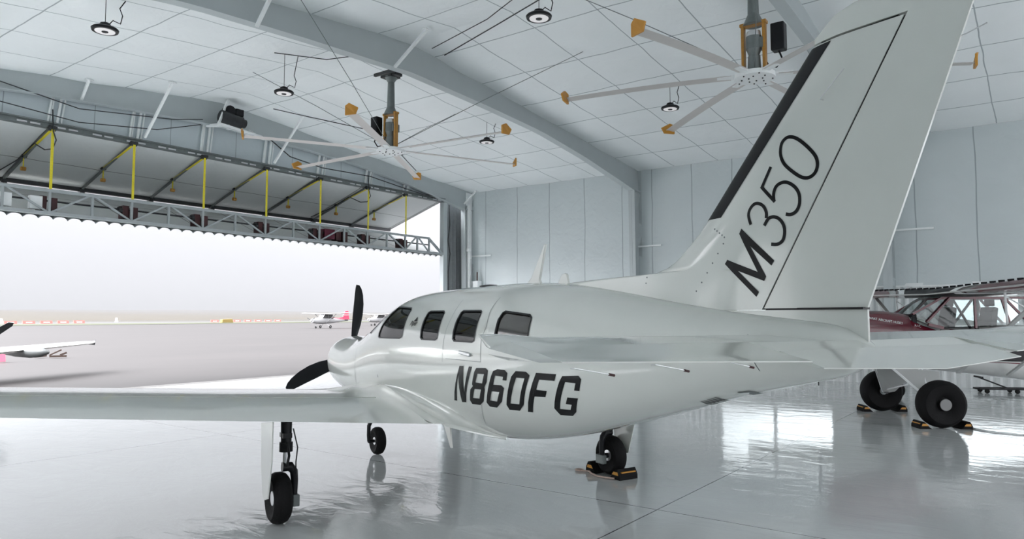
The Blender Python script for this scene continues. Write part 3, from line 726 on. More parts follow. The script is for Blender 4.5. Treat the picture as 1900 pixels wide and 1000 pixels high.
# the small maker's word with its sail mark
def textmesh(txt,size,shear=0,thin=0):
    cu=bpy.data.curves.new('t','FONT'); cu.body=txt; cu.size=size; cu.shear=shear; cu.offset=thin; cu.resolution_u=3
    o=bpy.data.objects.new('t',cu); COL.objects.link(o)
    dg=bpy.context.evaluated_depsgraph_get(); me=bpy.data.meshes.new_from_object(o.evaluated_get(dg))
    v=[tuple(q.co) for q in me.vertices]; f=[tuple(p.vertices) for p in me.polygons]
    bpy.data.objects.remove(o); return v,f
v,f=textmesh('Piper',.074,.35,.0016)
b=MB(); b.add([(.265-x*1.1,side(.265-x*1.1,1.71+y*.9,.0045),1.71+y*.9) for x,y,_ in v],f)
b.add([(p[0],side(p[0],p[1],.0045),p[1]) for p in ((.19,1.752),(.105,1.752),(.135,1.80))],[(0,1,2)])
b.build('maker_mark',M['ink'],F_,fix=False)
b=MB(); b.bar((-.985,side(-.985,1.49)+.012,1.495),(-1.19,side(-1.19,1.48)+.012,1.478),.016,.032); b.build('door_handle',M['alu'],P,bevel=.008)
b=MB(); b.tube([(-1.74,side(-1.74,1.537)+.005,1.537),(-1.776,side(-1.776,1.521)+.012,1.521),(-1.845,side(-1.845,1.511)+.012,1.511),(-1.91,side(-1.91,1.51)+.003,1.51)],.003,6); b.build('step_cord',M['dark'],P)
for k in range(5):
    f=-3.30-.03*k; z=1.262+.0095*k; b=MB(); ribbon([(f,z-.012),(f-.018,z+.014)],.012,mb=b); b.build('louvre',M['dark'],P,fix=False)
b=MB(); ribbon([(-3.59,1.345),(-3.67,1.362)],.02,mb=b); b.build('belly_vent',M['grey'],P,fix=False)
b=MB(); ribbon([(1.125,1.155),(1.123,1.125)],.014,mb=b); b.build('static_port',M['dark'],P,fix=False)
b=MB(); ribbon([(2.567,1.490),(2.62,1.508),(2.7,1.528)],.008,mb=b); b.build('cowl_latch',M['dark'],P,fix=False)
# ---------------- wings
def foil(u,t):   # half thickness of a section
    return 5*t*(.2969*sqrt(max(u,0))-.126*u-.3516*u*u+.2843*u**3-.1036*u**4)
def wingsec(l,le,te,zte,t,inc,n=22,cam=.015):
    c=le-te; R=[]
    us=[(1-cos(pi*i/n))/2 for i in range(n+1)]
    up_=[(le-u*c, zte+(1-u)*c*inc+cam*4*u*(1-u)*c+foil(u,t)*c) for u in us]
    lo_=[(le-u*c, zte+(1-u)*c*inc+cam*4*u*(1-u)*c-foil(u,t)*c) for u in us]
    return up_,lo_
def LEf(l): 
    return 1.36-(l-1.3)*.105 if l>1.3 else 1.36+(1.3-l)**1.5*1.1
def TEf(l): return -.68+.09*(l-.7) if l>.7 else -.68
def ZTE(l): return .80+.079*l
HF=.22
def wing(s):
    ls=[.30,.5,.7,.9,1.1,1.3,1.7,2.2,3,4,5,6,6.4,6.52,6.58]
    root=None
    mainR=[];  flapR={'flap':[], 'aileron':[]}
    for l in ls:
        le,te=LEf(l),TEf(l); t=.125; sh=0
        if l>6.4: k=(l-6.4)/.18; le-=.25*k*k; t*=(1-.75*k*k)
        up_,lo_=wingsec(l,le,te,ZTE(l),t,.006)
        # main part: ahead of hinge
        def zat(curve,f):
            for (a,za),(b_,zb) in zip(curve,curve[1:]):
                if a>=f>=b_: return za+(zb-za)*(f-a)/(b_-a)
            return curve[-1][1]
        hf=HF if l>.72 else te+.002
        U=[p for p in up_ if p[0]>hf+.01]+[(hf+.006,zat(up_,hf+.006))]
        Lw=[p for p in lo_ if p[0]>hf+.01]+[(hf+.006,zat(lo_,hf+.006))]
        m=14
        def resamp(C):
            # by index fraction so that all rings match
            out=[]; 
            for i in range(m+1):
                x=i/m*(len(C)-1); j=min(int(x),len(C)-2); q=x-j
                out.append((C[j][0]*(1-q)+C[j+1][0]*q, C[j][1]*(1-q)+C[j+1][1]*q))
            return out
        R=[(f,s*l,z) for f,z in resamp(U)]+[(f,s*l,z) for f,z in reversed(resamp(Lw)[1:])]
        mainR.append(R)
    b=MB(); b.loft(mainR); w=b.build('wing',M['white'],P,smooth=True,ang=50)
    for nm,l0,l1 in (('flap',.74,4.45),('aileron',4.47,6.3)):
        rings=[]
        for i in range(7):
            l=l0+(l1-l0)*i/6; le,te=LEf(l),TEf(l); up_,lo_=wingsec(l,le,te,ZTE(l),.125,.006,n=60)
            U=[p for p in up_ if p[0]<HF-.006]; Lw=[p for p in lo_ if p[0]<HF-.006]
            k=12
            def rs(C): return [C[int(round(j/(k-1)*(len(C)-1)))] for j in range(k)]
            rings.append([(f,s*l,z) for f,z in rs(U)]+[(f,s*l,z-.001) for f,z in reversed(rs(Lw))])
        b=MB(); b.loft(rings); b.build(nm,M['white'],w,smooth=True,ang=50)
    return w
WL=wing(1); WR=wing(-1)
# root fairings
for s in (1,-1):
    rows=[]
    up_,lo_=wingsec(.85,LEf(.85),TEf(.85),ZTE(.85),.125,.006,n=30)
    def frow(f,z,wd,hgt):
        ys=side(f,z); A=Vector((f,ys+wd,z+.079*wd+.003)); B=Vector((f,side(f,z+hgt)-.003,z+hgt)); Cc=Vector((f,side(f,z+.2*hgt)+.12*wd,z+.12*hgt+.004))
        row=[A*(1-t)**2+Cc*2*t*(1-t)+B*t*t for t in [i/8 for i in range(9)]]
        row.append(B+Vector((0,-.05,-.01))); row.insert(0,A+Vector((0,0,-.03)))
        return [(p.x,s*p.y,p.z) for p in row]
    for f,z in up_:
        if f>1.45: continue
        k=max(0,min(1,(1.45-f)/2.1)); zz_=z-.079*(.85-side(f,z))
        rows.append(frow(f,zz_,.02+.17*k,.015+.10*k))
    zl=zz_
    for q in (.2,.45,.75,1): rows.append(frow(-.68-.45*q,zl-.05*q-.02*q,.19*(1-q)+.004,.115*(1-q)+.01))
    b=MB(); b.loft(rows,cap=False,closed=False); b.build('wing_root_fairing',M['white'],P,smooth=True,ang=80)
# ---------------- tailplane
def stabZ(l): l=abs(l); return 1.645+.006*l+(.022*max(0,l-1.8)/.4)
HS=-4.29
st=[]; n=16
for l in [-2.19,-2.15,-2.05,-1.8,-1,-.4,0,.4,1,1.8,2.05,2.15,2.19]:
    a=abs(l); le=-3.62-.2*a; zc=stabZ(l); t=.045*(1-.15*a); e=max(0,(a-2.05)/.14); t*=(1-.85*e*e); le-=.12*e*e
    U=[];Lw=[]
    for i in range(n+1):
        u=i/n; f=le+(HS-le)*u; h=t*min(1,sqrt(u*3.2))*(1-.25*u*u); zi=zc+(.028+.012*a)*(1-u)**1.2; U.append((f,l,zi+h*.8)); Lw.append((f,l,zi-h*(1+.5*max(0,a-1.9)/.3)))
    st.append(U+Lw[::-1])
b=MB(); b.loft(st); S=b.build('tailplane',M['white'],P,smooth=True,ang=60)
def elev(l0,l1,f0,te,nm,par,m='white',th0=.036):
    rings=[]
    for i in range(7):
        l=l0+(l1-l0)*i/6; a=abs(l); t_f,t_z=te(a); z0=stabZ(l)
        def zc(f): k=(HS-f)/(HS-t_f); return z0+(t_z-z0)*k
        def hh(f): k=max(0,(HS-f)/(HS-t_f)); return max(.0025,th0*(1-k))
        fsx=[f0+(t_f-f0)*j/6 for j in range(7)]
        rings.append([(f,l,zc(f)+hh(f)) for f in fsx]+[(f,l,zc(f)-hh(f)) for f in reversed(fsx)])
    b=MB(); b.loft(rings); return b.build(nm,M[m],par,smooth=True,ang=50)
def teE(a): return (-4.625-.0*a, 1.655-.03*(2.2-a))
EL=[]
for s in (1,-1):
    E_=elev(s*.87,s*2.13,HS-.008,teE,'elevator',S); EL.append(E_)
    b=MB(); rr=[]
    for a,q in ((2.13,0),(2.17,.5),(2.2,1)):
        tf,tz=teE(2.13); rr.append([(f+.03*q,s*a,stabZ(2.13)+(tz-stabZ(2.13))*k+sg*.034*(1-k)*(1-.7*q)) for sg,order in((1,(0,.25,.5,.75,1)),(-1,(1,.75,.5,.25,0))) for k in order for f in ((HS-.01)+(tf-HS+.01)*k,)])
    b.loft(rr); b.build('elevator_tip',M['white'],E_,smooth=True)
E_=elev(-.86,.86,HS-.008,lambda a:(-4.47,1.655-.030*(2.2-a)-.0+.01),'elevator',S,th0=.036)
for i in range(1):
    rings=[]
    for l in (-.84,-.42,0,.42,.84):
        a=abs(l); z0=1.632; tz=1.588-.03*(1-a/.85); tf=-4.655-.05*(1-a/.85)
        rings.append([(-4.44,l,z0+.018),(-4.55,l,(z0+tz)/2+.012),(tf,l,tz+.002),(tf,l,tz-.002),(-4.55,l,(z0+tz)/2-.012),(-4.44,l,z0-.02)])
    b=MB(); b.loft(rings); b.build('trim_tab',M['white'],E_,smooth=True,ang=40)
for l in (2.08,1.73,1.38):
    b=MB(); b.tube([(-4.60,l,1.63),(-4.62,l,1.632),(-4.60,l-.16,1.605)],.0022,5); b.mi=1; b.tube([(-4.60,l-.16,1.605),(-4.597,l-.185,1.60)],.005,6)
    b.build('static_wick',[M['alu'],M['maroon']],EL[0])
# ---------------- fin and rudder
LEZ=[(1.60,-1.9),(1.75,-1.5),(2.0,-1.30),(2.06,-1.55),(2.082,-2.0),(2.092,-2.55),(2.10,-2.78),(2.125,-2.89),(2.168,-2.98),(2.21,-3.04),(2.265,-3.11),(2.344,-3.205),(2.414,-3.27),(3.298,-4.065)]
def LE(z):
    if z>=3.298: 
        return -4.065 if z<3.33 else -4.065-.16*min(1,((z-3.33)/.10))-.25*max(0,(z-3.43)/.03)
    for (a,fa),(b_,fb) in zip(LEZ,LEZ[1:]):
        if a<=z<=b_: return fa+(fb-fa)*(z-a)/(b_-a)
    return LEZ[0][1]
def TEr(z): return -4.329-.398*(z-1.841)
def HG(z): return -3.711-.611*(z-1.847)
def finh(f,z):
    d=LE(z)-f; 
    if d<=0: return 0
    tm=.062-.012*max(0,(z-2.4)); r=.34 if z>2.1 else .5
    h=tm*sqrt(max(0,1-(1-min(1,d/r))**2))
    te=TEr(max(z,1.841)); u=max(0,min(1,(f-te)/(HG(z)+.35-te)));
    return max(.003,h*(.12+.88*u) if f<HG(z)+.35 else h)
def finpart(rows,a,b_,nm,par,n=26,mats=None):
    rings=[]
    for z in rows:
        fa,fb=a(z),b_(z); R=[]
        us=[ (i/n)**1.8 if nm!='rudder' else i/n for i in range(n+1)]
        L=[(fa+(fb-fa)*u) for u in us]
        R=[(f,finh(f,z),z) for f in L]+[(f,-finh(f,z),z) for f in reversed(L)]
        rings.append(R)
    m_=MB(); m_.loft(rings); return m_.build(nm,mats or M['white'],par,smooth=True,ang=50)
zz=[1.60,1.7,1.8,1.838]
b_r=lambda z: max(TEr(1.841)-.01,-4.34)
FIN=finpart([1.838,1.9,1.98,2.0,2.03,2.06,2.075,2.085,2.092,2.10,2.112,2.125,2.145,2.168,2.21,2.265,2.30,2.344,2.414,2.5,2.7,2.9,3.1,3.2,3.284],lambda z:LE(z),lambda z:HG(z)+.006,'fin',P)
finpart([1.60,1.66,1.72,1.78,1.836],lambda z:-3.3,lambda z:-4.33-.0*(z),'fin_base',P)
RUD=finpart([1.846]+[1.95+.1*i for i in range(14)]+[3.296],lambda z:HG(z)-.006,lambda z:TEr(z),'rudder',P,n=16)
m_=MB(); rings=[]
for z,q in ((3.296,1),(3.33,1),(3.37,1),(3.41,.95),(3.44,.8),(3.455,.5),(3.462,.15)):
    fa,fb=LE(min(z,3.46)),TEr(z)+(.0 if z<3.44 else .06); n=24; L=[fa+(fb-fa)*(i/n)**1.6 for i in range(n+1)]
    rings.append([(f,finh(f,3.29)*q if f<LE(z)-.02 else finh(f,z)*q,z) for f in L]+[(f,-(finh(f,3.29)*q if f<LE(z)-.02 else finh(f,z)*q),z) for f in reversed(L)])
m_.loft(rings); m_.build('rudder_horn',M['white'],RUD,smooth=True,ang=50)
# gap filler strips: the dark gaps themselves
b=MB(); b.loft([[(HG(z)+.012,.8*finh(HG(z),z),z),(HG(z)-.012,.8*finh(HG(z),z),z),(HG(z)-.012,-.8*finh(HG(z),z),z),(HG(z)+.012,-.8*finh(HG(z),z),z)] for z in (1.85,2.3,2.8,3.28)])
b.bb(-4.55,-4.12,-.02,.02,3.283,3.297); b.bb(-4.32,-3.72,-.03,.03,1.836,1.848)
b.build('hinge_gap',M['ink'],FIN)
# de-icing boot round the leading edge
rows=[]
for z in frange(2.41,3.278,20):
    w=.15; L=[LE(z)-w*(i/8)**1.7 for i in range(9)]
    rows.append([(f+.0,finh(f,z)+.002,z) for f in reversed(L)]+[(LE(z)+.003,0,z)]+[(f,-finh(f,z)-.002,z) for f in L])
b=MB(); b.loft(rows,cap=False,closed=False); b.build('deicing_boot',M['black'],FIN,smooth=True,ang=80,fix=False)
fsurf=lambda f,z: finh(f,z)+.0025
b=MB(); decal([[(-3.67,1.914),(-3.451,2.12),(-3.47,2.145),(-3.686,2.06),(-3.566,2.295),(-3.583,2.325),(-3.799,2.12),(-3.781,2.091),(-3.643,2.214),(-3.742,2.031),(-3.727,2.005),(-3.55,2.072),(-3.688,1.943)]],fsurf,b,sub=3)
b.build('fin_letter',M['ink'],FIN,fix=False)
def smooth_(pts,n=6,closed=False):
    out=[]; N_=len(pts)
    for i in range(N_ if closed else N_-1):
        g=lambda k: pts[k%N_] if closed else pts[max(0,min(N_-1,k))]
        p0,p1,p2,p3=g(i-1),g(i),g(i+1),g(i+2)
        for j in range(n):
            t=j/n; out.append(tuple(.5*((2*p1[k])+(-p0[k]+p2[k])*t+(2*p0[k]-5*p1[k]+4*p2[k]-p3[k])*t*t+(-p0[k]+3*p1[k]-3*p2[k]+p3[k])*t**3) for k in (0,1)))
    if not closed: out.append(pts[-1])
    return out
sw=.020
b=MB(); ribbon(smooth_([(-3.653,2.341),(-3.638,2.397),(-3.653,2.437),(-3.685,2.46),(-3.722,2.455),(-3.749,2.433),(-3.763,2.397),(-3.76,2.367)]),sw,surf=fsurf,mb=b)
ribbon(smooth_([(-3.745,2.325),(-3.774,2.362),(-3.81,2.369),(-3.845,2.353),(-3.87,2.317),(-3.875,2.273),(-3.861,2.23),(-3.827,2.211),(-3.785,2.214)]),sw,surf=fsurf,mb=b); b.build('fin_letter',M['ink'],FIN,fix=False)
b=MB(); ribbon([(-3.802,2.66),(-3.735,2.545)],sw,surf=fsurf,mb=b); ribbon([(-3.732,2.556),(-3.822,2.455)],sw,surf=fsurf,mb=b)
ribbon(smooth_([(-3.817,2.455),(-3.816,2.502),(-3.835,2.541),(-3.872,2.557),(-3.911,2.551),(-3.953,2.519),(-3.976,2.475),(-3.975,2.421),(-3.953,2.384),(-3.919,2.37),(-3.888,2.376)]),sw,surf=fsurf,mb=b); b.build('fin_letter',M['ink'],FIN,fix=False)
b=MB(); ribbon(smooth_([(-3.869,2.737),(-3.879,2.783),(-3.91,2.806),(-3.948,2.803),(-3.99,2.778),(-4.045,2.723),(-4.084,2.669),(-4.093,2.621),(-4.077,2.581),(-4.044,2.561),(-4.004,2.565),(-3.959,2.594),(-3.901,2.649),(-3.876,2.694)],closed=True),sw,surf=fsurf,mb=b,closed=True); b.build('fin_letter',M['ink'],FIN,fix=False)
for f,z in [(-3.364,2.344),(-3.386,2.33),(-3.408,2.315),(-3.43,2.30),(-3.449,2.285),(-3.44,2.246),(-3.395,2.189),(-3.35,2.132),(-3.304,2.074),(-3.257,2.015),(-3.21,1.961),(-2.75,2.07),(-2.74,2.03)]:
    y=finh(f,z); b=MB(); b.cone((f,y-.002,z),(f,y+.002,z),.006,.005,8); b.build('screw',M['grey'],FIN)
b=MB(); b.tube([(-4.141,finh(-4.141,2.965),2.965),(-4.141,finh(-4.141,2.965)+.03,2.965),(-4.281,.07,3.094)],.0025,5); b.build('static_wick',M['alu'],FIN)
b=MB(); b.tube([(TEr(3.1)+.03,0,3.1),(TEr(3.1)-.02,0,3.1),(TEr(3.1)-.11,0,3.12)],.003,5); b.build('static_wick',M['alu'],RUD)
# ---------------- antennas
def blade(pts,th,nm,m='white'):
    b=MB(); b.prism([(f,-th/2,z) for f,z in pts],(0,th,0)); return b.build(nm,M[m],P,bevel=th*.3)
blade([(-1.08,2.07),(-1.14,2.10),(-1.20,2.14),(-1.405,2.42),(-1.425,2.42),(-1.33,2.12),(-1.36,2.07)],.022,'antenna')
blade([(-1.60,2.07),(-1.66,2.15),(-1.70,2.155),(-1.73,2.15),(-1.76,2.06)],.02,'antenna')
blade([(.56,.69),(.36,.42),(.33,.42),(.38,.69)],.02,'antenna')
b=MB(); b.lathe([(0,.1),(.012,.1),(.022,.07),(.027,.0)],(-.45,0,2.083),(0,0,1),20); b.build('antenna_puck',M['dark'],P,smooth=True)
# ---------------- propeller
PR=bpy.data.objects.new('propeller',None); COL.objects.link(PR); PR.parent=P; PR.location=(3.52,0,1.245)
b=MB(); b.lathe([(-.05,.19),(.0,.19),(.1,.17),(.2,.12),(.28,.05),(.30,.0)],(0,0,0),(1,0,0),28); b.build('spinner',M['white'],PR,smooth=True)
def pblade(ang):
    # ang measured in the disc from straight up towards the right wing
    u=Vector((0,-sin(ang),cos(ang))); w=Vector((0,-cos(ang),-sin(ang)))   # radial, tangential
    rings=[]
    for r,ch,tw,th,sw_ in ((.12,.09,48,.05,0),(.2,.12,44,.035,.0),(.32,.175,38,.026,.01),(.45,.205,33,.02,.02),(.6,.21,28,.016,.02),(.75,.19,24,.013,.01),(.88,.155,21,.01,-.01),(.96,.115,20,.008,-.03),(1.01,.06,19,.006,-.05)):
        a=radians(tw); cd=w*cos(a)+Vector((1,0,0))*sin(a); nd=Vector((1,0,0))*cos(a)-w*sin(a); R=[]
        for k in range(14):
            t=2*pi*k/14; R.append(u*r+cd*(sw_+ch/2*cos(t))+nd*(th/2*sin(t)))
        rings.append(R)
    b=MB(); b.loft(rings); return b.build('propeller_blade',M['black'],PR,smooth=True)
for k in range(3): pblade(radians(7)-k*radians(120))
# ---------------- landing gear
def wheel(b_,c,r,w,ax=(0,1,0),n=40,rim=.5):
    c=Vector(c); h=w/2
    b_.lathe([(-h*.62,r*rim),(-h*.95,r*(rim+.18)),(-h,r*.8),(-h*.72,r*.93),(-h*.3,r*.99),(h*.3,r*.99),(h*.72,r*.93),(h,r*.8),(h*.95,r*(rim+.18)),(h*.62,r*rim)],c,ax,n)
def tyre(c,r,w,par,rim=.5,ax=(0,1,0),hub='alu'):
    b_=MB(); wheel(b_,c,r,w,ax,rim=rim); t=b_.build('tyre',M['rubber'],par,smooth=True,ang=35)
    b_=MB(); h=w/2; b_.lathe([(-h*.7,.02),(-h*.7,r*rim*.55),(-h*.35,r*rim*.6),(-h*.6,r*rim*.98),(-h*.62,r*rim*1.01),(h*.62,r*rim*1.01),(h*.6,r*rim*.98),(h*.35,r*rim*.6),(h*.7,r*rim*.55),(h*.7,.02)],c,ax,28); b_.build('hub',M[hub],t,smooth=True,ang=30)
    return t
for s in (1,-1):
    G_=bpy.data.objects.new('landing_gear',None); COL.objects.link(G_); G_.parent=P; G_.location=(0,0,0)
    y=s*1.86
    tyre((0,y,.222),.222,.16,G_)
    yi=y-s*.0
    zt=ZTE(1.9)+.0
    b=MB(); b.cone((-.02,y-s*.05,.66),(-.02,y-s*.05,zt-.0),.045,.05,18); b.cone((-.02,y-s*.05,.62),(-.02,y-s*.05,.70),.058,.058,18); b.bb(-.07,.05,y-s*.05-.04,y-s*.05+.04,.74,.78)
    b.build('oleo_strut',M['black'],G_,smooth=True)
    b=MB(); b.cone((-.02,y-s*.05,.47),(-.02,y-s*.05,.66),.028,.028,16); b.build('oleo_piston',M['alu'],G_,smooth=True)
    b=MB(); b.tube([(-.02,y-s*.02,.49),(-.02,y-s*.09,.485),(-.01,y-s*.125,.44),(0,y-s*.135,.36),(0,y-s*.13,.22)],[.045,.042,.035,.032,.03],12); b.cone((0,y-s*.14,.222),(0,y+s*.02,.222),.03,.03,12)
    b.build('trailing_fork',M['black'],G_,smooth=True)
    b=MB(); b.tube([(-.07,y-s*.05,.70),(-.13,y-s*.05,.60),(-.07,y-s*.05,.50)],.012,8); b.tube([(-.06,y-s*.1,.82),(-.1,y-s*.13,.66),(-.09,y-s*.12,.53),(-.03,y-s*.14,.40),(0,y-s*.15,.25)],.006,6); b.build('torque_link',M['dark'],G_)
    b=MB(); b.bb(-.06,.07,y-s*.17,y-s*.11,.14,.24); b.build('brake_caliper',M['grey'],G_,bevel=.008)
    yo=y+s*.12
    b=MB(); b.prism([(.13,yo,.86),(-.28,yo,.92),(-.27,yo,.60),(-.16,yo,.26),(-.04,yo,.225),(.04,yo,.27),(.10,yo,.5)],(0,s*.012,0)); b.build('gear_door',M['white'],G_,bevel=.003)
    if s<0: b=MB(); b.prism([(.2,s*1.25,.80),(.2,s*1.32,.62),(.05,s*1.34,.54),(-.3,s*1.34,.56),(-.36,s*1.32,.63),(-.36,s*1.25,.82)],(0,s*.012,0)); b.build('inner_gear_door',M['white'],G_)
NG=bpy.data.objects.new('nose_gear',None); COL.objects.link(NG); NG.parent=P
tyre((2.54,-.03,.178),.178,.13,NG)
b=MB(); b.cone((2.5,-.01,.5),(2.42,0,.95),.035,.045,14); b.tube([(2.5,0,.52),(2.515,.06,.47),(2.53,.095,.38),(2.54,.095,.26),(2.54,.09,.178)],[.032,.03,.026,.024,.022],10); b.cone((2.54,-.03,.178),(2.54,.1,.178),.022,.022,10)
b.build('nose_fork',M['black'],NG,smooth=True)
# ---------------- chocks
def chock_pair(loc,rz,r,label,cat='chock',w=.26,rope=True,group='rubber wheel chocks'):
    """two rubber wedges in front of and behind a tyre of radius r"""
    for k,s in enumerate((-1,1)):
        t=thing('wheel_chock',label[k],cat,(loc[0]+s*cos(rz)*(r),loc[1]+s*sin(rz)*(r),0),rz+(0 if s>0 else pi),group)
        b=MB(); b.prism([(-.09,-w/2,0),(-.05,-w/2,.03),(.02,-w/2,.11),(.06,-w/2,.12),(.1,-w/2,.05),(.1,-w/2,0)],(0,w,0)); b.build('body',M['rubber'],t,bevel=.006)
        b=MB()
        for yy in (-w/2-.002,w/2+.001): b.prism([(-.035,yy,.05),(.075,yy,.05),(.062,yy,.085),(-.005,yy,.085)],(0,.001,0))
        b.bar((.083,-w/2+.03,.082),(.083,w/2-.03,.082),.035,.012) ; b.build('reflector',M['orange'],t)
    if rope:
        d=Vector((cos(rz),sin(rz),0)); nrm_=Vector((sin(rz),-cos(rz),0)); c=Vector(loc)
        pts=[c-d*(r+.02)+nrm_*.14*rope,c-d*r*.6+nrm_*.2*rope,c+nrm_*.22*rope,c+d*r*.6+nrm_*.19*rope,c+d*(r+.02)+nrm_*.14*rope]
        pts=[(p.x,p.y,.014) for p in pts]; b=MB(); b.tube(pts,.010,6)
        q=c+d*(r+.14)+nrm_*.19*rope; b.tube([(q.x+.045*cos(a),q.y+.045*sin(a),.014) for a in frange(0,2*pi,14)],.009,6)
        b.tube([pts[-1],(q.x-.045*d.x,q.y-.045*d.y,.014)],.009,6)
        tag(b.build('chock_rope',M['cream']),label[2],'rope')
Ry=radians(68.3)
def Pw(f,l): return (5.64+cos(Ry)*f-sin(Ry)*l,4.76+sin(Ry)*f+cos(Ry)*l)
x,y=Pw(.0,-1.86)
chock_pair((x,y,0),Ry,.205,['black rubber chock with yellow stripe behind the right main wheel of the white airplane','black rubber chock with yellow stripe ahead of the right main wheel of the white airplane','pale looped rope joining the chocks under the white airplane'],rope=-1)
# ================================================================== THE RED AND GREY BUSH PLANE
RH=radians(123.5)
H=thing('airplane','red-nosed high-wing bush plane on huge black tyres behind the white airplane','airplane',(14.45,2.09,0),RH)
HT=[(1.42,1.70,1.32,.16),(1.36,1.80,1.18,.27),(1.2,1.88,1.04,.34),(.8,1.905,.97,.37),(.4,1.90,.92,.38),(.02,1.85,.89,.38),(-.2,1.74,.88,.38),(-.5,1.62,.86,.38),(-1.0,1.62,.80,.37),(-1.6,1.66,.73,.35),(-2.0,1.66,.69,.31),(-3.0,1.45,.60,.22),(-4.2,1.17,.52,.12),(-5.2,.95,.50,.05)]
def hsec(f):
    for a,b_ in zip(HT,HT[1:]):
        if a[0]>=f>=b_[0]:
            t=(a[0]-f)/(a[0]-b_[0]); return [a[k]+(b_[k]-a[k])*t for k in(1,2,3)]
    return HT[-1][1:]
def hring(f,n=40,ex=3.2):
    zt,zb,w=hsec(f); zc=(zt+zb)/2; hh=(zt-zb)/2; R=[]
    for k in range(n):
        th=2*pi*k/n; c=cos(th); s=sin(th); e=2/ex; R.append((f,w*copysign(abs(c)**e,c),zc+hh*copysign(abs(s)**e,s)))
    return R
def hside(f,z,off=.003,ex=3.2):
    zt,zb,w=hsec(f); zc=(zt+zb)/2; hh=(zt-zb)/2; u=min(1,abs(z-zc)/hh); return w*(1-u**ex)**(1/ex)+off
hubm=mat('dull_grey_hub_cap',(.22,.22,.22),.5)
gp=mat('grey_white_fabric_skin',(.46,.47,.46),.25,coat=.4,noise=.03)
b=MB(); b.loft([hring(f) for f in [1.42,1.39,1.36,1.3,1.2,1.0,.8,.6,.4,.2,.02]]); b.build('cowling',M['wine'],H,smooth=True,ang=60)
b=MB(); b.loft([hring(f) for f in frange(.018,-5.2,40)]); hb_=b.build('fuselage',gp,H,smooth=True,ang=60)
# red upper flank tapering under the side window, black and red flashes further aft
def flank(poly,m,nm='stripe'):
    for s in (1,-1):
        b=MB(); decal([poly],lambda f,z: hside(f,z),b,s=s,sub=3); b.build(nm,m,hb_,fix=False)
flank([(.02,1.80),(.02,1.2),(-.25,1.30),(-.75,1.57),(-.5,1.60),(-.2,1.70)],M['wine'])
flank([(-.95,1.20),(-1.15,1.27),(-1.9,1.44),(-3.2,1.36),(-3.2,1.25),(-1.9,1.30)],M['black'])
flank([(-1.0,1.05),(-1.9,1.25),(-3.4,1.20),(-3.4,1.05),(-1.9,1.02)],M['black'])
flank([(-1.0,1.03),(-1.9,1.0),(-3.4,1.03),(-3.4,1.0),(-1.9,.975)],M['wine'])
def tx(x,y): 
    F=.72-x*.82; return (F,hside(min(F,1.3),1.755-.17*(x*.82)+y),1.755-.17*(x*.82)+y)
for word,x0 in (('AVIAT AIRCRAFT HUSKY',0),('A-1C',.92)):
    v,f=textmesh(word,.062); b=MB(); b.add([tx(x+x0,y) for x,y,_ in v],f); b.build('model_lettering',M['steel_bright'],H,fix=False)
b=MB()
for k in range(4): b.prism([(-.0,hside(-.0,1.74)+.001,1.735+.015*k),(-.08,hside(-.05,1.74)+.001,1.730+.015*k),(-.08,hside(-.05,1.74)+.001,1.738+.015*k),(-.0,hside(-.0,1.74)+.001,1.743+.015*k)],(0,.001,0))
b.build('flag_decal',M['steel_bright'],H)
b=MB(); b.lathe([(0,.16),(.1,.13),(.2,.05),(.22,0)],(1.42,0,1.53),(1,0,0),20); b.build('spinner',M['alu'],H,smooth=True)
for k in range(2):
    b=MB(); b.prism([(1.48,-.05,1.53),(1.5,.05,1.53),(1.5,.08,1.53+(.6 if k else -.6)),(1.49,.03,1.53+(.96 if k else -.96)),(1.48,-.06,1.53+(.6 if k else -.6))],(.02,0,0)); b.build('propeller_blade',M['black'],H,bevel=.004)
# greenhouse
for s in (1,-1):
    b=MB()
    w=.375
    for a,c_ in (((-.0,1.84),(-.5,2.12)),((-.22,1.70),(-.62,2.12)),((-1.05,1.60),(-1.05,2.12)),((-1.62,1.66),(-1.5,2.12)),((-1.95,1.67),(-1.55,2.12))):
        b.bar((a[0],s*w,a[1]),(c_[0],s*.36,c_[1]),.035)
    b.bar((-.5,s*.36,2.12),(-2.1,s*.36,2.12),.04)
    b.build('cabin_frame',M['wine'],H)
    b=MB(); b.bar((-.22,s*.385,1.70),(-.62,s*.385,2.12),.07,.03); b.bar((-.25,s*.385,1.66),(-.5,s*.385,1.60),.05); b.build('door_post',M['wine'],H)
    b=MB(); b.prism([(-.02,s*.37,1.80),(-.5,s*.365,2.12),(-2.0,s*.365,2.12),(-1.95,s*.33,1.66),(-.5,s*.37,1.62)],(0,s*.004,0)); b.build('side_window',M['clear'],H)
b=MB()
for i in range(10):
    pass
rings=[]
for i in range(9):
    t=i/8; f=.06-.62*t; z=1.85+.33*sin(t*pi/2); w=.36
    rings.append([(f-.12*abs(q)**2,w*q,z-.12*abs(q)**3*(1-t)) for q in [-1,-.75,-.5,-.25,0,.25,.5,.75,1]])
b.loft(rings,cap=False,closed=False); b.build('windshield',M['clear'],H,smooth=True)
b=MB(); b.bb(-.0,-.1,-.33,.33,1.55,1.84); b.build('instrument_panel',M['black'],H,bevel=.02)
for f in (-.75,-1.45):
    b=MB(); b.prism([(f,-.2,1.2),(f-.1,-.2,1.95),(f-.02,-.2,1.97),(f+.12,-.2,1.35),(f+.45,-.2,1.32),(f+.45,-.2,1.2)],(0,.4,0)); b.bb(f-.1,f-.02,-.1,.1,1.98,2.1); b.build('seat',M['black'],H,bevel=.02)
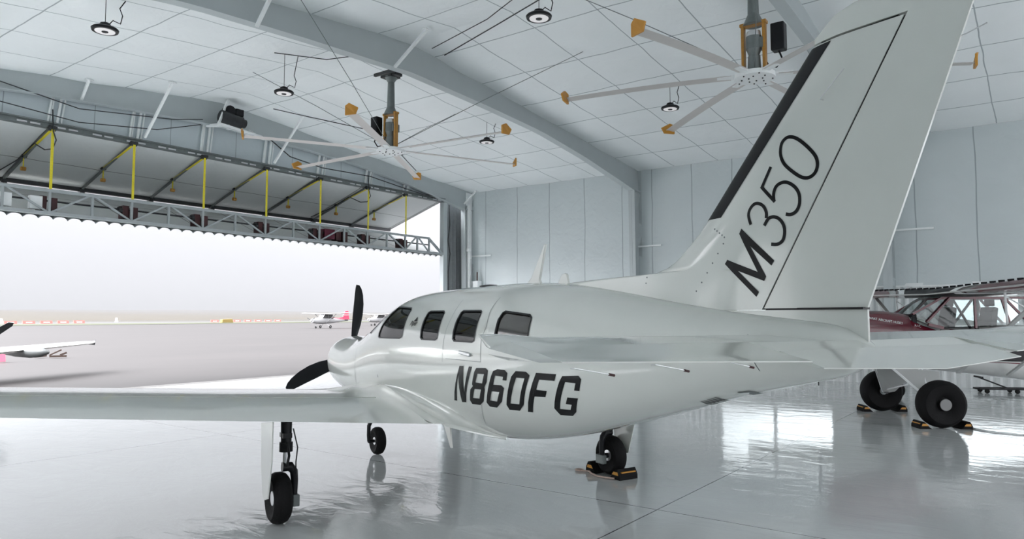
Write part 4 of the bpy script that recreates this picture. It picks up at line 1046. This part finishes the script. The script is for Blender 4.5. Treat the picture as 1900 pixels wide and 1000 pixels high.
b=MB(); b.bar((-1.0,-.3,1.6),(-1.05,.3,2.1),.03); b.bar((-1.0,.3,1.6),(-1.05,-.3,2.1),.03); b.bar((-1.1,.3,1.25),(-1.12,.3,2.1),.05); b.build('cabin_tubes',M['black'],H)
# wing: dark centre, white and wine chevrons, grey-red outer panels
def hwing(y0,y1,nm,m,par,tip=False,n=14):
    rings=[]
    for i in range(9):
        y=y0+(y1-y0)*i/8; a=abs(y); le,te=-.42,-2.02; t=.085
        k=max(0,(a-5.1)/.25); t*=(1-.8*k*k) if tip else 1; le-=.2*k*k; te+=.1*k*k
        zz=2.18+.022*a; R=[]
        for up_ in (1,-1):
            for j in (range(n+1) if up_>0 else range(n,-1,-1)):
                u=j/n; f=le+(te-le)*u; h=t*2*foil(u,.5)/.5*1.05
                R.append((f,y,zz+(h*1.15+.02 if up_>0 else -h*.55)))
        rings.append(R)
    b=MB(); b.loft(rings); return b.build(nm,m,par,smooth=True,ang=50)
hw=hwing(-5.35,5.35,'wing',gp,H,tip=True)
def wband(pl,m,s):
    # strip wrapped on the nose of the wing between two spanwise edges that slant with chord
    b=MB(); n=12; rows=[]
    for i in range(-n,n+1):
        j=abs(i)/n*.35; up_=1 if i>=0 else -1; t=.085; h=t*2*foil(j,.5)/.5*1.05
        f=-.42-1.6*j
        y0,y1=pl(j)
        rows.append([(f+(.004 if j<.02 else 0),s*y,2.18+.022*y+(h*1.15+.024 if up_>0 else -h*.55-.004)) for y in (y0,(y0+y1)/2,y1)])
    b.loft(rows,cap=False,closed=False); b.build('wing_stripe',m,hw,smooth=True,ang=80,fix=False)
for s in (1,-1):
    wband(lambda j:(-.02,.78+3.2*j),M['black'],s)
    wband(lambda j:(.78+3.2*j,.98+4.0*j),M['steel_bright'],s)
    wband(lambda j:(1.04+4.0*j,1.10+4.0*j),M['wine'],s)
    wband(lambda j:(1.35+5.5*j,5.0),M['wine'],s)
for k in range(46):
    y=-5.0+k*.222; b=MB(); b.bar((-.55,y,2.245+.022*abs(y)+.05),(-.63,y+.03,2.245+.022*abs(y)+.055),.006,.03); b.build('vortex_generator',M['black'],hw)
for s in (1,-1):
    b=MB(); b.bar((-.72,s*.38,.84),(-.75,s*2.75,2.20),.075,.03); b.build('lift_strut',gp,H)
    b=MB(); b.bar((-1.55,s*.37,.80),(-1.7,s*2.75,2.20),.06,.03); b.build('lift_strut',gp,H)
    b=MB(); b.bar((-.74,s*1.75,1.62),(-.72,s*1.75,2.18),.025); b.bar((-1.6,s*1.75,1.58),(-.74,s*1.75,2.1),.018); b.build('jury_strut',M['steel_bright'],H)
    # bush gear
    t=tyre((-.06,s*1.06,.385),.385,.30,H,rim=.30,hub='steel')
    b=MB(); b.cone((-.06,s*1.212,.385),(-.06,s*1.222,.385),.095,.09,24); b.build('hub_cap',hubm,t)
    b=MB(); b.prism([(.38,s*.34,.93),(-.42,s*.35,.86),(-.22,s*.84,.42),(-.02,s*.88,.38)],(0,0,-.035)); b.build('gear_leg_fairing',gp,H,bevel=.01)
    b=MB(); b.bar((.36,s*.34,.91),(-.02,s*.9,.38),.03); b.bar((-.16,s*.3,.90),(-.02,s*.8,.47),.018); b.build('gear_brace',M['steel_bright'],H)
    b=MB(); b.cone((-.06,s*.84,.385),(-.06,s*1.0,.385),.04,.04,12); b.build('axle',M['dark'],H)
b=MB(); b.bar((-.12,0,.9),(-.12,.16,.58),.02); b.bar((-.12,0,.9),(-.12,-.16,.58),.02); b.bar((-.12,.16,.58),(-.05,.86,.42),.02); b.bar((-.12,-.16,.58),(-.05,-.86,.42),.02); b.build('gear_vee',M['steel_bright'],H)
# tail
b=MB(); b.prism([(-4.3,-.02,1.15),(-4.9,-.02,1.9),(-5.15,-.02,2.0),(-5.5,-.02,1.9),(-5.55,-.02,.95),(-5.1,-.02,.75)],(0,.04,0)); b.build('tail_fin',gp,H,bevel=.01)
b=MB(); b.prism([(-4.35,0,1.02),(-4.75,1.5,1.02),(-5.4,1.5,1.02),(-5.4,0,1.02),(-5.4,-1.5,1.02),(-4.75,-1.5,1.02)],(0,0,.04)); b.build('tailplane',gp,H,bevel=.01)
tyre((-5.3,0,.14),.14,.09,H); b=MB(); b.bar((-4.9,0,.55),(-5.28,.06,.2),.04); b.bar((-5.28,.06,.2),(-5.3,.06,.13),.03); b.build('tail_spring',M['dark'],H)
def Hw(f,l): return (14.45+cos(RH)*f-sin(RH)*l, 2.09+sin(RH)*f+cos(RH)*l)
x,y=Hw(-.06,1.06); chock_pair((x,y,0),RH,.31,['black rubber chock half hidden right of the nearer huge bush-plane tyre','black rubber wheel chock with yellow stripe left of the nearer huge bush-plane tyre',''],rope=0,w=.3)
x,y=Hw(-.06,-1.06); chock_pair((x,y,0),RH,.31,['black rubber wheel chock right of the farther huge bush-plane tyre','black rubber wheel chock with yellow stripe left of the farther huge bush-plane tyre',''],rope=0,w=.3)
b=MB(); c0=Vector((*Hw(-.5,1.12),.012)); b.tube([c0,(c0.x-.25,c0.y-.25,.012),(c0.x-.32,c0.y-.6,.012),(c0.x-.15,c0.y-1.0,.012)],.012,6)
tag(b.build('tie_rope',M['steel_bright']),'white rope on the floor trailing from the nearer bush-plane tyre','rope')

# ---------------- a white glider-like aircraft between the bush plane and the side wall
g=thing('airplane','bright white aircraft nose with a dark blue tip seen through the bush-plane cabin','airplane',(18.5,2.9,0),radians(-78))
b=MB(); R=[]
for f,zt,zb,w in ((1.95,1.62,1.54,.04),(1.7,1.69,1.49,.1),(1.3,1.76,1.40,.19),(.6,1.80,1.25,.3),(-.6,1.80,1.15,.34),(-1.8,1.72,1.2,.27),(-3.2,1.6,1.32,.12)):
    R.append([(f,w*cos(2*pi*k/24),(zt+zb)/2+(zt-zb)/2*sin(2*pi*k/24)) for k in range(24)])
b.loft(R); b.build('fuselage',M['white'],g,smooth=True)
blue=mat('dark_blue_paint',(.03,.06,.12),.3)
b=MB(); b.lathe([(0,.085),(.12,.06),(.2,.03)],(1.72,0,1.59),(1,0,-.02),20); b.build('nose_band',blue,g,smooth=True)
b=MB(); b.bb(-.6,.3,-.28,.28,1.0,1.2); b.tube([(0,0,1.05),(0,.5,.5),(0,.62,.2)],.035,8); b.tube([(0,0,1.05),(0,-.5,.5),(0,-.62,.2)],.035,8); b.tube([(1.0,0,1.4),(1.0,0,.12)],.03,8); b.build('gear_legs',M['steel_bright'],g)
for p in ((0,.66,.19),(0,-.66,.19)): tyre(p,.19,.12,g)
tyre((1.0,0,.1),.1,.06,g)
for x in (.45,-.25):
    b=MB(); b.prism([(x,.345-.04*abs(x),1.50),(x-.012,.345-.04*abs(x),1.50),(x-.012,.33-.04*abs(x),1.66),(x,.33-.04*abs(x),1.66)],(0,.003,0)); b.build('red_marking',M['red'],g)
# ---------------- low black tow cart near the side wall
t=thing('tow_cart','low black wheeled tow cart by the foot of the side wall at far right','cart',(20.85,.55,0),radians(-62))
b=MB(); b.bar((-1.0,-.14,.1),(.9,-.14,.1),.04); b.bar((-1.0,.14,.1),(.9,.14,.1),.04); 
for x in (-1.0,-.4,.3,.9): b.bar((x,-.14,.1),(x,.14,.1),.04)
b.build('frame',M['black'],t)
b=MB(); b.bar((-.35,0,.12),(-.95,0,.36),.05,.03); b.bar((-.9,-.1,.36),(-1.0,.1,.38),.04); b.build('handle',M['black'],t)
for x in (-.85,-.2,.75):
    for y in(-.17,.17): b=MB(); b.cone((x,y-.02,.05),(x,y+.02,.05),.05,.05,14); b.build('caster',M['rubber'],t)

# ================================================================== OUTSIDE
def quad(name,pts,m,z=0):
    b=MB(); b.add([(x,y,z) for x,y in pts],[tuple(range(len(pts)))]); o=b.build(name,m); o['kind']='structure'; 
    if o.data.polygons[0].normal.z<0: o.data.flip_normals()
    return o
quad('apron',[(-150,18.38),(260,18.38),(420,900),(-400,900)],M['apron'],-.03)
quad('apron',[(-300,-300),(300,-300),(300,18.3),(-300,18.3)],M['apron'],-.26)
b=MB(); b.bb(-20,60,18.38,18.95,-.2,-.012); o=b.build('threshold_strip',M['kerb']); o['kind']='structure'
dS=Vector((.988,.154,0)); nS=Vector((-.154,.988,0)); oS=Vector((52,161,0))
def band(name,t0,t1,m,z,s0=-500,s1=700):
    p=lambda s,t: tuple((oS+dS*s+nS*t)[:2]); return quad(name,[p(s0,t0),p(s1,t0),p(s1,t1),p(s0,t1)],m,z)
band('grass_verge',0,26,M['grass'],.02)
band('runway',26,75,M['runway'],.03)
band('grass_verge',75,95,M['field'],.05)
band('taxiway',95,125,M['runway'],.06)
hs=MB(); nx,ny_=60,26; vs=[]; rnd=random.Random(5)
for i in range(nx+1):
    s=-600+1400*i/nx
    for j in range(ny_+1):
        t=125+620*(j/ny_); k=j/ny_
        z=.05+ (16-6*max(0,min(1,(s+100)/350)))*(k**.8)*(1+.08*sin(s*.013)+.06*sin(s*.031+t*.01))
        vs.append(tuple((oS+dS*s+nS*t)[:2])+(z,))
hs.add(vs,[(i*(ny_+1)+j,(i+1)*(ny_+1)+j,(i+1)*(ny_+1)+j+1,i*(ny_+1)+j+1) for i in range(nx) for j in range(ny_)])
o=hs.build('hillside',M['field'],smooth=True,fix=False); o['kind']='structure'
# barricades, marker and lights along the runway
def at(px,py,dist):   # bearing from the camera in degrees left of its heading, at ground distance
    a=radians(36.65)+px; return (dist*cos(a),dist*sin(a))
wr=mat('orange_white_plastic',(.30,.10,.085),.6)
bp=None
ORD='first second third fourth fifth sixth seventh eighth ninth tenth eleventh twelfth'.split()
def barricade(x,y,lab):
    t=thing('barricade',lab,'barricade',(x,y,0),radians(8),'red and white barricades beside the runway')
    b=MB(); b.prism([(-1.4,-.25,.0),(-1.4,.25,0),(-1.4,.1,.75),(-1.4,-.1,.75)],(2.8,0,0)); b.build('body',wr,t)
    b=MB(); b.bb(-.7,.7,-.26,.26,.25,.45); b.build('band',M['steel_bright'],t)
    return t
for k in range(12):
    p=oS+dS*(-3.0+k*4.3-8)+nS*(30+.4*k); 
    lab='red and white barricade, %s from left in the long row beyond the apron'%ORD[k]
    if bp is None: bp=barricade(p.x,p.y,lab)
    else: dup(bp,(p.x,p.y,0),None,label=lab)
for k in range(7):
    p=oS+dS*(78+k*4.3)+nS*(34); dup(bp,(p.x,p.y,0),None,label='red barricade, %s from left in the row beside the red-tailed airplane'%ORD[k])
t=thing('marker_box','low yellow box standing on the grass left of the small high-wing airplane','box',tuple((oS+dS*69+nS*18)[:2])+(0,),.2)
b=MB(); b.prism([(-2.2,-.5,0),(2.0,-.5,0),(1.6,-.5,1.1),(-2.0,-.5,1.0)],(0,1.0,0)); b.build('body',mat('signal_yellow',(.16,.11,.02),.6),t,bevel=.1)
for k,(s,tt,h) in enumerate(((-10,60,1.2),(32,62,1.2),(70,70,1.4))):
    p=oS+dS*s+nS*tt
    t=thing('runway_marker','small white marker post beyond the apron, '+['leftmost','above the red barricades','left of the yellow box','up on the misty slope','far up the misty slope at left'][k],'marker',(p.x,p.y,0))
    b=MB(); b.cone((0,0,0),(0,0,h*(1 if k<3 else 2.2)),.5,.25,10); b.build('post',M['steel_bright'],t)

# ---- small high-wing trainer parked on the apron
def trainer(loc,rz,label):
    T=thing('airplane',label,'airplane',loc,rz,None)
    TT=[(1.55,1.35,1.0,.12),(1.45,1.45,.85,.38),(.9,1.55,.72,.5),(.2,1.62,.66,.55),(-.2,1.66,.64,.55),(-1.2,1.68,.66,.53),(-1.9,1.62,.72,.45),(-3.2,1.50,.88,.28),(-5.3,1.36,1.12,.07)]
    wm=mat('white_trainer_paint',(.22,.22,.225),.3)
    b=MB(); b.loft([[(f,w*copysign(abs(cos(a))**.8,cos(a)),(zt+zb)/2+(zt-zb)/2*copysign(abs(sin(a))**.8,sin(a))) for a in [2*pi*k/28 for k in range(28)]] for f,zt,zb,w in TT]); b.build('fuselage',wm,T,smooth=True)
    b=MB(); b.prism([(-.1,-.5,1.6),(-.45,-.5,2.08),(-1.9,-.5,2.08),(-2.4,-.4,1.6)],(0,1.0,0)); b.build('cabin',M['cabin'],T,bevel=.05)
    for s in (1,-1):
        for f0,f1 in((-.1,-.45),(-1.15,-1.15),(-1.95,-1.9)): b=MB(); b.bar((f0,s*.52,1.6),(f1,s*.52,2.1),.09,.03); b.build('cabin_post',wm,T)
    b=MB(); rings=[]
    for y in (-5.5,-5.3,-2.6,0,2.6,5.3,5.5):
        a=abs(y); le=-.35-(.12*max(0,a-2.6)/2.8); te=-1.98+(.25*max(0,a-2.6)/2.8); th=.11*(1 if a<5.4 else .35); z=2.13+.03*a
        rings.append([(le,y,z),(le-.15,y,z+th*.8),(le-.5,y,z+th),(te,y,z+.01),(te,y,z-.01),(le-.5,y,z-th*.4),(le-.12,y,z-th*.4)])
    b.loft(rings); b.build('wing',wm,T,smooth=True,ang=50)
    for s in (1,-1): b=MB(); b.bar((-.75,s*.52,.85),(-1.0,s*2.6,2.15),.09,.04); b.build('wing_strut',wm,T)
    b=MB(); b.prism([(-3.3,-.03,1.5),(-4.3,-.03,1.72),(-4.75,-.03,2.65),(-5.35,-.03,2.68),(-5.55,-.03,1.35),(-4.9,-.03,1.3)],(0,.06,0)); b.build('fin',M['red'],T,bevel=.01)
    b=MB(); b.prism([(-4.25,-.035,1.95),(-4.4,-.035,2.1),(-5.46,-.035,2.1),(-5.48,-.035,1.98)],(0,.07,0)); b.build('fin_band',wm,T)
    for s in (1,-1):
        b=MB(); b.prism([(-2.3,s*.43,1.62),(-2.5,s*.41,1.5),(-4.8,s*.13,1.3),(-5.1,s*.1,1.4),(-3.4,s*.28,1.52)],(0,s*.02,0)); b.build('stripe',M['red'],T)
    b=MB(); b.prism([(-4.5,0,1.3),(-4.75,1.7,1.3),(-5.5,1.7,1.3),(-5.6,0,1.3),(-5.5,-1.7,1.3),(-4.75,-1.7,1.3)],(0,0,.06)); b.build('tailplane',M['dark'],T)
    b=MB(); b.cone((1.55,0,1.15),(1.85,0,1.15),.16,.02,16); b.build('spinner',M['alu'],T,smooth=True)
    for s in(1,-1): b=MB(); b.prism([(1.62,s*.0,1.12),(1.62,s*.03,1.24),(1.62,s*.9,1.62),(1.62,s*.93,1.52)],(.03,0,0)); b.build('propeller_blade',M['dark'],T)
    for s in(1,-1):
        tyre((-1.0,s*1.25,.22),.22,.16,T); b=MB(); b.bar((-.9,s*.4,.72),(-1.0,s*1.17,.24),.10,.03); b.build('gear_leg',wm,T)
    tyre((.75,0,.18),.18,.13,T); b=MB(); b.bar((.75,0,.75),(.75,.08,.2),.07); b.build('nose_leg',wm,T)
    return T
tr=trainer((70.9,89.3,0),radians(178),'small white high-wing airplane with a red tail parked on the misty apron')
t2=dup(tr,(96,104.5,0),radians(175),label='white high-wing airplane far off, mostly hidden behind the cockpit of the big white airplane')

# ---- neighbouring aircraft outside at left: only its wing, radar pod and one propeller blade reach into the frame
NA=thing('airplane','white airplane parked outside at the left edge, its wing with an underslung pod pointing right','airplane',(4.86,22.93,0),radians(-66))
dg_=mat('white_paint_underside',(.62,.64,.64),.3)
# local: +x nose (towards the hangar), +y left wing (towards +X of the hangar)
b=MB(); rings=[]
for f,zt,zb,w in ((2.9,1.3,.95,.2),(2.7,1.5,.8,.4),(1.6,1.6,.7,.5),(.6,2.0,.65,.6),(-1.5,2.0,.7,.6),(-3,1.7,1.0,.4),(-4.8,1.5,1.35,.1)):
    rings.append([(f,w*cos(a),(zt+zb)/2+(zt-zb)/2*sin(a)) for a in [2*pi*k/28 for k in range(28)]])
b.loft(rings); b.build('fuselage',M['white'],NA,smooth=True)
for s in(1,-1):
    b=MB(); rings=[]
    for l,le,te,zc,t in ((.3,1.2,-.7,.74,.15),(2,1.0,-.62,.80,.13),(4,.82,-.52,.87,.12),(6.1,.62,-.42,.94,.11),(6.45,.4,-.40,.96,.06)):
        rings.append([(le-u*(le-te),s*l,zc+(1 if q>0 else -.9)*foil(u,t)*(le-te)) for q in(1,-1) for u in ([i/14 for i in range(15)] if q>0 else [i/14 for i in range(14,-1,-1)])])
    b.loft(rings); wg=b.build('wing',M['white'],NA,smooth=True,ang=50)
    b=MB(); b.prism([(.45,s*6.35,.91),(.42,s*6.42,1.07),(-.1,s*6.95,.99),(-.2,s*7.05,.97),(-.35,s*6.5,.94)],(0,0,-.05)); b.build('wing_tip',M['dark'],wg,bevel=.01)
b=MB(); b.lathe([(-.9,.0),(-.8,.06),(-.3,.14),(.2,.17),(.55,.14),(.8,.06),(.84,0)],(.75,3.45,.78),(1,0,0),24); b.build('radar_pod',mat('grey_pod_paint',(.10,.105,.105),.35),NA,smooth=True)
for k in range(3):
    a=radians(26+120*k); b=MB(); u=Vector((0,cos(a),sin(a))); w_=Vector((0,-sin(a),cos(a))); c=Vector((3.05,0,1.2))
    b.prism([c+u*.15-w_*.05,c+u*.5-w_*.1,c+u*.95-w_*.06,c+u*1.02,c+u*.9+w_*.07,c+u*.5+w_*.08,c+u*.15+w_*.05],(.03,0,0)); b.build('propeller_blade',M['black'],NA,bevel=.005)
b=MB(); b.lathe([(0,.2),(.15,.16),(.3,.03)],(2.95,0,1.2),(1,0,0),20); b.build('spinner',M['white'],NA,smooth=True)
for p in ((-.1,1.9,.22),(-.1,-1.9,.22),(2.3,0,.18)):
    tyre(p,p[2],.15,NA); b=MB(); b.cone((p[0],p[1]-.1,p[2]),(p[0],p[1]-.1,.9),.04,.05,10); b.build('gear_leg',M['dark'],NA)
b=MB(); b.prism([(-4.0,-.03,1.6),(-4.7,-.03,3.2),(-5.2,-.03,3.2),(-4.9,-.03,1.5)],(0,.06,0)); b.build('fin',M['white'],NA)
# chocks lying on the apron below that wing
t=thing('wheel_chock','pair-less brown wooden chock lying on the apron under the pod, left one','chock',(13.2,35.6,0),.4,'loose chocks on the apron')
wd=mat('weathered_brown_wood',(.03,.016,.011),.8,noise=.3)
b=MB(); b.bar((-.35,0,.04),(.3,.1,.06),.08,.07); b.bar((-.2,0,.1),(.15,.1,.14),.07); b.build('body',wd,t)
t=thing('wheel_chock','tilted brown wooden chock lying on the apron under the pod, right one','chock',(13.62,35.1,0),-.3,'loose chocks on the apron')
b=MB(); b.bar((-.3,0,.05),(.35,0,.05),.1,.08); b.bar((-.3,.02,.1),(.15,.0,.33),.08,.06); b.bar((.1,0,.1),(.35,.0,.2),.08); b.build('body',wd,t)
t=thing('propeller_sling','pink-red fabric cover hanging at the left edge under the parked airplane wing','cover',(11.1,33.5,0),.6)
b=MB(); b.prism([(-.28,0,0),(.06,0,.0),(.0,.0,.5),(-.1,0,.55),(-.28,0,.45)],(0,.05,0)); b.build('flap',M['pink'],t,bevel=.015)

# ---------------- fog lying over the far side of the airfield
fm=bpy.data.materials.new('fog'); fm.use_nodes=True; t_=fm.node_tree; t_.nodes.clear()
o_=N(t_,'ShaderNodeOutputMaterial'); vs_=N(t_,'ShaderNodeVolumeScatter'); vs_.inputs['Color'].default_value=(.96,.96,1,1); vs_.inputs['Density'].default_value=.00056
va_=N(t_,'ShaderNodeVolumeAbsorption'); va_.inputs['Color'].default_value=(0,0,0,1); va_.inputs['Density'].default_value=.0014
ad_=N(t_,'ShaderNodeAddShader'); t_.links.new(vs_.outputs[0],ad_.inputs[0]); t_.links.new(va_.outputs[0],ad_.inputs[1]); t_.links.new(ad_.outputs[0],o_.inputs['Volume'])
b=MB(); b.bb(-700,1000,262,1000,.3,140); o=b.build('fog',fm); tag(o,'pale fog bank lying over the far side of the airfield','fog',kind='stuff')
